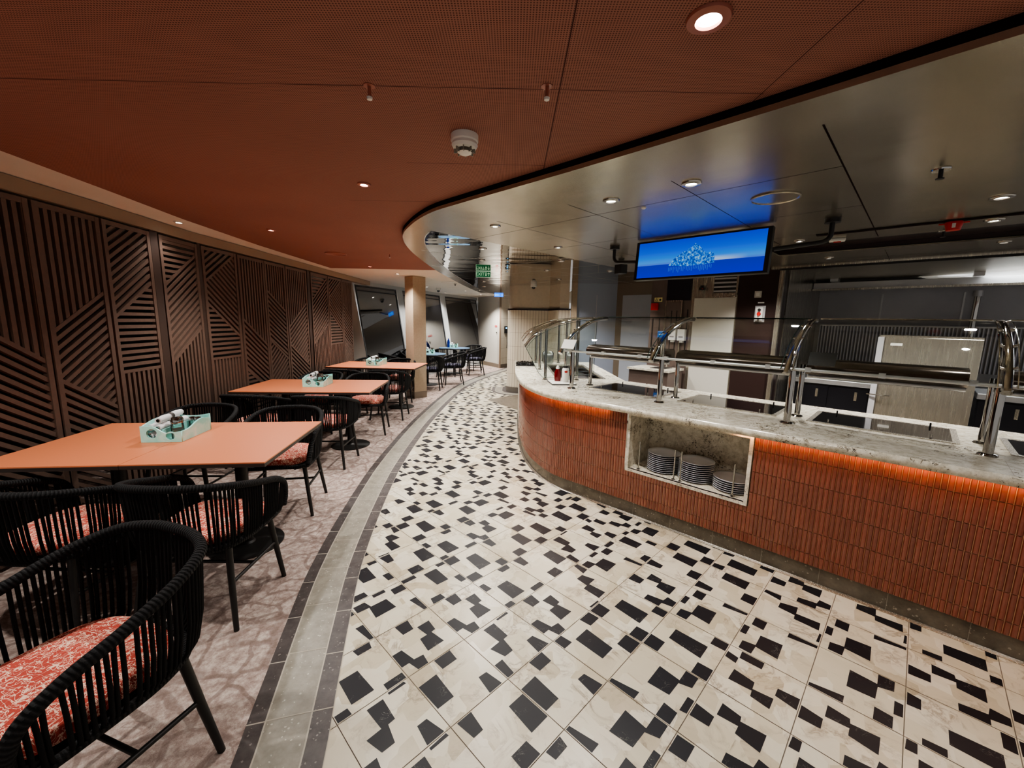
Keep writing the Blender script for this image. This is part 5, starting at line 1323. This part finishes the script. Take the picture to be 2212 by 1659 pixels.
# ------------------------------------------------------------------ ceiling fixtures and light
SPOT = .42
def spot(x, y, z, power, size=125, blend=.75, color=(1, .955, .90), radius=.03):
    d = bpy.data.lights.new('downlight_and_fill_beam', 'SPOT'); d.energy = power * SPOT; d.spot_size = math.radians(size); d.spot_blend = blend; d.color = color; d.shadow_soft_size = radius
    o = bpy.data.objects.new('downlight_and_fill_beam', d); C.objects.link(o); o.location = (x, y, z); return o
def build_fixtures():
    protos = {}
    def light(x, y, z, r, ring, lens, power, label, group, **kw):
        key = (round(r, 3), ring, lens)
        if key not in protos:
            t = empty('recessed_downlight'); tag(t, label, 'ceiling light', group)
            bm = bmesh.new(); lathe(bm, [(r * .52, .0), (r * .58, -.010), (r * .95, -.007), (r, -.0005), (r, 0)], 32); finish('trim_ring', bm, ring, t, smooth=True, angle=.7)
            bm = bmesh.new(); lathe(bm, [(0, -.003), (r * .53, -.003)], 28); finish('lens', bm, lens, t)
            protos[key] = t
        else: t = dup(protos[key], label=label, group=group)
        t.location = (x, y, z)
        if power: spot(x, y, z - .02, power, **kw)
        return t
    g = 'recessed downlights in the terracotta ceiling'
    zc = ZC - .0085
    light(.50, 1.21, zc, .057, 'ring_red', 'lens', 34, 'large terracotta rimmed downlight between two fabric panel joints, biggest of the row', g)
    light(-.92, 2.61, zc, .040, 'ring_red', 'lens', 85, 'terracotta rimmed downlight above the aisle edge of the first table', g)
    light(-2.29, 3.98, zc, .040, 'ring_red', 'lens', 140, 'terracotta rimmed downlight over the chairs between the first and second tables', g)
    light(-2.26, 6.55, zc, .040, 'ring_red', 'lens', 130, 'terracotta rimmed downlight over the third table', g)
    light(-1.0, 5.2, zc, .040, 'ring_red', 'lens', 40, 'terracotta rimmed downlight tucked beside the curved steel edge', g)
    for sx_, sy_ in ((1.9, 5.3), (1.5, 6.9), (2.9, 5.0)): spot(sx_, sy_, ZS - .03, 90)  # unseen spots added to brighten the service side, no fittings modelled
    spot(-2.3, 1.35, zc - .03, 110); spot(-.75, -.6, zc - .03, 30); spot(1.9, -.2, zc - .03, 34)  # next downlight of the table row; two unseen fill spots added behind the camera
    g = 'recessed downlights in the steel ceiling'
    for x, y, p, lab in ((.59, 2.66, 60, 'steel rimmed downlight over the bend of the buffet'), (.94, 2.32, 46, 'steel rimmed downlight in front of the hanging screen, closest to the aisle'), (-.16, 3.41, 46, 'steel rimmed downlight over the aisle beside the curved edge'), (.44, 4.29, 22, 'steel rimmed downlight above the rounded wing of the buffet'), (2.75, 2.44, 24, 'steel rimmed downlight over the last warming plate'), (3.28, 2.93, 90, 'steel rimmed downlight beside the slim air slot'), (2.51, 3.74, 120, 'steel rimmed downlight just behind the screen arm'), (3.43, 4.6, 160, 'steel rimmed downlight over the kitchen opening, nearer the dark panel'), (4.16, 3.61, 160, 'steel rimmed downlight over the kitchen opening, farther from the dark panel'), (2.0, .95, 30, 'steel rimmed downlight nearest the terracotta ceiling past the bend of its dark edge')):
        light(x, y, ZS - .0005, .052 if y < 3 else .045, 'ring_steel', 'lens', p, lab, g)
    g = 'downlights in the polished steel ceiling'
    for x, y, p, lab in ((.48, 6.19, 95, 'steel rimmed downlight over the tip of the buffet'), (.8, 7.45, 72, 'steel rimmed downlight in front of the tiled pillar'), (1.4, 6.15, 84, 'steel rimmed downlight before the grey laminate wall'), (.58, 5.22, 106, 'steel rimmed downlight over the cold well'), (-.34, 4.46, 138, 'steel rimmed downlight nearest the edge of the polished ceiling'), (-.41, 5.3, 127, 'steel rimmed downlight before the green exit sign'), (-.59, 8.13, 116, 'steel rimmed downlight beyond the green exit sign'), (-.67, 9.33, 95, 'second steel rimmed downlight beyond the green exit sign'), (-.88, 10.6, 72, 'steel rimmed downlight at the far tip of the polished ceiling')):
        light(x, y, ZS - .0005, .045, 'ring_steel', 'lens_small', p, lab, g)
    g = 'recessed downlights in the beige ceiling'
    for x, y, p, lab in ((-3.0, 3.79, 5, 'small downlight in the beige strip beside the slatted screens'), (-2.13, 7.62, 157, 'small downlight in the beige ceiling before the square column'), (-1.55, 9.0, 169, 'small downlight in the beige ceiling just past the square column'), (-2.2, 10.5, 169, 'small downlight above the first round blue table'), (-2.05, 12.5, 157, 'small downlight above the far round blue table'), (-1.35, 11.6, 144, 'small downlight over the carpet edge before the far wall'), (-1.05, 13.2, 371, 'small downlight washing the far service door'), (-.3, 12.9, 117, 'small downlight before the white tiled far wall')):
        light(x, y, ZC + .004, .04, 'ring_white', 'lens_small', p, lab, g)
    spot(-3.0, 3.79, ZC - .03, 6)
    # speakers
    def speaker(x, y, z, r, mat, lab):
        t = thing1('ceiling_speaker', lab, 'speaker', (x, y, z), 0, 'round flush ceiling speakers')
        bm = bmesh.new(); lathe(bm, [(r * .9, -.004), (r * .93, -.009), (r, -.006), (r, 0)], 40); finish('rim', bm, mat, t, smooth=True, angle=.6)
        bm = bmesh.new(); lathe(bm, [(0, -.004), (r * .9, -.004)], 40); finish('grille', bm, mat, t)
    speaker(1.53, 2.54, ZS - .0005, .13, 'steel_ceiling', 'round steel speaker grille in the steel ceiling near the hanging screen')
    speaker(-2.27, 5.34, ZC - .0085, .13, 'ring_red', 'round terracotta speaker grille in the ceiling fabric')
    speaker(-1.44, 9.1, ZC + .004, .16, 'ring_white', 'round beige speaker grille in the ceiling past the square column')
    # smoke detector
    t = thing1('smoke_detector', 'white smoke detector on the terracotta ceiling', 'smoke detector', (-.23, 1.93, ZC - .0085)); t.scale = (1.15,) * 3
    bm = bmesh.new(); lathe(bm, [(0, 0), (.052, 0), (.052, -.022), (.048, -.026), (0, -.026)], 32); finish('base', bm, 'plastic_white', t, smooth=True, angle=.6)
    bm = bmesh.new(); lathe(bm, [(.047, -.026), (.05, -.036), (.044, -.046), (.028, -.05)], 32); finish('cover', bm, 'plastic_white', t, smooth=True, angle=.6)
    bm = bmesh.new()
    for k in range(8): a = k * PI / 4; box(bm, .031 * math.cos(a), .031 * math.sin(a), -.056, .02, .003, .016, a)
    cyl(bm, 0, 0, -.05, -.046, .03, 20); finish('vent_fin', bm, 'border_grey', t)
    bm = bmesh.new(); lathe(bm, [(0, -.07), (.018, -.068), (.028, -.062), (0, -.062)], 24); finish('cap', bm, 'plastic_white', t, smooth=True, angle=.8)
    # small terracotta sprinkler nozzles
    for x, y, lab in ((-.52, 1.56, 'small terracotta sprinkler nozzle near the panel joint, nearer the screens'), (.10, 1.54, 'small terracotta sprinkler nozzle beside the crossing of panel joints'), (-1.58, 5.32, 'small terracotta sprinkler nozzle far along the ceiling fabric')):
        t = thing1('ceiling_nozzle', lab, 'sprinkler', (x, y, ZC - .0085), 0, 'terracotta sprinkler nozzles')
        bm = bmesh.new(); cyl(bm, 0, 0, -.035, 0, .006, 12); cyl(bm, 0, 0, -.002, 0, .02, 16); finish('stem', bm, 'ring_red', t, smooth=True, angle=.8)
        bm = bmesh.new(); lathe(bm, [(0, -.046), (.009, -.044), (.010, -.036), (0, -.034)], 14); finish('tip', bm, 'plastic_white', t, smooth=True, angle=.8)
    for x, y, z, m, lab in ((2.01, 2.06, ZS, 'chrome', 'chrome sprinkler head in the steel ceiling over the buffet'), (3.30, 3.28, ZS, 'chrome', 'chrome sprinkler head below the red beacon'), (-1.35, 9.55, ZC + .004, 'black', 'dark sprinkler head in the beige ceiling past the column')):
        t = thing1('ceiling_sprinkler', lab, 'sprinkler', (x, y, z - .0005), 0, 'sprinkler heads')
        bm = bmesh.new(); lathe(bm, [(0, -.006), (.034, -.006), (.036, 0)], 24); finish('escutcheon', bm, 'chrome', t, smooth=True, angle=.8)
        bm = bmesh.new(); cyl(bm, 0, 0, -.04, -.006, .009, 12); cyl(bm, 0, 0, -.044, -.04, .016, 14); finish('nozzle', bm, 'black', t, smooth=True, angle=.8)
    t = thing1('ceiling_sensor', 'tiny white round sensor in the steel ceiling', 'sensor', (.84, 2.81, ZS - .0005)); bm = bmesh.new(); lathe(bm, [(0, -.006), (.012, -.006), (.017, 0)], 18); finish('body', bm, 'plastic_white', t, smooth=True, angle=.6); bm = bmesh.new(); lathe(bm, [(0, -.008), (.006, -.007), (.007, -.006)], 12); finish('lens_cap', bm, 'paper', t)
    t = thing1('ceiling_beacon', 'red alarm beacon with white tag on the steel ceiling', 'beacon', (3.06, 2.98, ZS - .0005))
    bm = bmesh.new(); lathe(bm, [(0, 0), (.045, 0), (.046, -.02), (.036, -.062), (0, -.064)], 24); finish('housing', bm, 'red_plastic', t, smooth=True, angle=.7)
    bm = bmesh.new(); box(bm, 0, 0, -.014, .15, .012, .008, -PI / 4); finish('bracket', bm, 'red_plastic', t)
    bm = bmesh.new(); box(bm, -.031, -.031, -.035, .018, .004, .03, -PI / 4); finish('tag', bm, 'plastic_white', t)
    # dome cameras
    for x, y, z, lab in ((.40, 8.45, ZS, 'white dome camera in front of the tiled pillar'), (-1.98, 10.9, ZC + .004, 'white dome camera on the beige ceiling by the windows')):
        t = thing1('dome_camera', lab, 'camera', (x, y, z - .0005), 0, 'white dome cameras')
        bm = bmesh.new(); lathe(bm, [(0, 0), (.062, 0), (.065, -.055), (.05, -.062), (0, -.062)], 24); finish('housing', bm, 'plastic_white', t, smooth=True, angle=.7)
        bm = bmesh.new(); lathe(bm, [(.042, -.062), (.036, -.084), (.02, -.098), (0, -.102)], 20); finish('dome', bm, 'black_glass', t, smooth=True)
    t = thing1('ceiling_projector', 'small black device hanging from the steel ceiling behind the screen arm on the pillar side', 'projector', (1.27, 5.0, ZS - .0005))
    bm = bmesh.new(); cyl(bm, 0, 0, -.02, 0, .035, 16); cyl(bm, 0, 0, -.06, -.02, .012, 10); finish('mount', bm, 'black', t)
    bm = bmesh.new(); box(bm, 0, 0, -.115, .10, .12, .11, .4, 0, .008); finish('case', bm, 'black', t)
    t = thing1('ceiling_indicator', 'small white wedge shaped indicator under the steel ceiling beside the screen arm', 'indicator', (2.75, 3.62, ZS - .0005))
    bm = bmesh.new(); box(bm, 0, 0, -.012, .11, .07, .024, -.6, 0, .006); finish('body', bm, 'plastic_white', t); bm = bmesh.new(); box(bm, 0, 0, -.027, .05, .03, .008, -.6); finish('light_window', bm, 'sign_red', t)
    # signs
    def sign(name, lab, x0, x1, y, z0, z1, bg, fg, frame, txt, size, tx):
        t = thing1(name, lab, 'sign', ((x0 + x1) / 2, y, (z0 + z1) / 2)); W, H = x1 - x0, z1 - z0
        bm = bmesh.new(); box(bm, 0, .008, 0, W, .016, H); finish('housing', bm, frame, t)
        bm = bmesh.new(); box(bm, 0, -.001, 0, W - .01, .003, H - .01); p = finish('face', bm, bg, t)
        b = text_bm(txt, size); xf(b, stand((tx, -.0036, 0), (1, 0))); finish('lettering', b, fg, p)
        ax = W / 2 - .032; h = H * .3
        b = plate2d([[(ax - .004, -h), (ax + .004, -h), (ax + .004, h * .35), (ax + .018, h * .05), (ax + .018, h * .4), (ax, h), (ax - .018, h * .4), (ax - .018, h * .05), (ax - .004, h * .35)]], .001); xf(b, stand((0, -.0036, 0), (1, 0))); finish('arrow', b, fg, p)
        return t, p
    t, p = sign('exit_sign', 'green hanging EXIT sign with door symbol and upward arrow', -.592, -.363, 6.45, 2.228, 2.318, 'exit_green', 'exit_white', 'exit_white', 'EXIT', .066, -.048)
    b = plate2d([[(.03, -.024), (.052, -.024), (.052, .026), (.03, .026)], [(.036, -.004), (.046, -.004), (.046, .02), (.036, .02)]], .001); xf(b, stand((0, -.0036, 0), (1, 0))); finish('door_symbol', b, 'exit_white', p)
    sign('blue_sign', 'glowing blue exit sign hanging at the far end of the aisle', -.571, -.311, 12.2, 2.262, 2.37, 'sign_blue', 'sign_cyan', 'sign_blue', 'EXIT', .07, -.045)
    A, B, D = Vector((-1.29, 14.95)), Vector((-.42, 13.5)), Vector((-.1, 13.95))
    d = (B - A).normalized(); n = Vector((d.y, -d.x)); q = A.lerp(B, .83) + n * .012
    t = thing1('door_label', 'small red label plate on the far service door', 'label', (*q, 1.385)); b = bmesh.new(); box(b, 0, 0, 0, .15, .055, .004); xf(b, stand((0, 0, 0), d)); finish('plate', b, 'sign_red', t)
    b = bmesh.new()
    for k in range(4): box(b, -.045 + k * .03, .0, .003, .018, .02, .002)
    xf(b, stand((0, 0, 0), d)); finish('marking', b, 'paper', t)
    d = (D - B).normalized(); n = Vector((d.y, -d.x)); q = B.lerp(D, .5) + n * .014
    t = thing1('wall_phone', 'black wall telephone with glowing display and hanging cord on the white tiles', 'telephone', (*q, 1.28)); b = bmesh.new(); box(b, 0, 0, .01, .13, .23, .04); xf(b, stand((0, 0, 0), d)); finish('body', b, 'black', t)
    b = bmesh.new(); box(b, -.01, .05, .032, .06, .05, .004); xf(b, stand((0, 0, 0), d)); finish('display', b, 'sign_cyan', t)
    b = bmesh.new(); tube(b, [(.02, -.1, .03), (.02, -.25, .04), (.05, -.45, .03), (.05, -.62, .02)], .008, 6); xf(b, stand((0, 0, 0), d)); finish('cord', b, 'black', t)
build_fixtures()

def area(x, y, z, sx, sy, power, color, rot=(0, 0, 0)):
    d = bpy.data.lights.new('kitchen_lamp', 'AREA'); d.shape = 'RECTANGLE'; d.size = sx; d.size_y = sy; d.energy = power; d.color = color
    o = bpy.data.objects.new('kitchen_lamp', d); C.objects.link(o); o.location = (x, y, z); o.rotation_euler = rot; return o
p = AB(1.2, 7.6); area(p.x, p.y, 2.70, 5.0, .6, 2600, (.93, .97, 1), (0, 0, -PI / 4))
w = bpy.data.worlds.new('room_ambience'); bpy.context.scene.world = w; w.use_nodes = True
bg = w.node_tree.nodes['Background']; bg.inputs[0].default_value = (1, .96, .93, 1); bg.inputs[1].default_value = .17

# ------------------------------------------------------------------ camera
cd = bpy.data.cameras.new('camera'); cam = bpy.data.objects.new('camera', cd); C.objects.link(cam)
f, pt_, rl = 877.06, .1539743, .02038463
cd.sensor_fit = 'HORIZONTAL'; cd.sensor_width = 36; cd.lens = 36 * f / 2212; cd.clip_start = .02; cd.clip_end = 100
fw = Vector((0, math.cos(pt_), -math.sin(pt_))); up = Vector((0, math.sin(pt_), math.cos(pt_))); ri = Vector((1, 0, 0))
r2 = ri * math.cos(rl) + up * math.sin(rl); u2 = -ri * math.sin(rl) + up * math.cos(rl)
M = Matrix((r2, u2, -fw)).transposed().to_4x4(); M.translation = (0, 0, 1.57); cam.matrix_world = M
bpy.context.scene.camera = cam
sc = bpy.context.scene
sc.view_settings.view_transform = 'AgX'
sc.view_settings.look = 'AgX - Medium High Contrast'
sc.view_settings.exposure = 1.3
sc.cycles.max_bounces = 8; sc.cycles.diffuse_bounces = 4; sc.cycles.glossy_bounces = 5; sc.cycles.transparent_max_bounces = 16
sc.cycles.caustics_reflective = False; sc.cycles.caustics_refractive = False
sc.cycles.use_denoising = True; sc.cycles.sample_clamp_indirect = 6
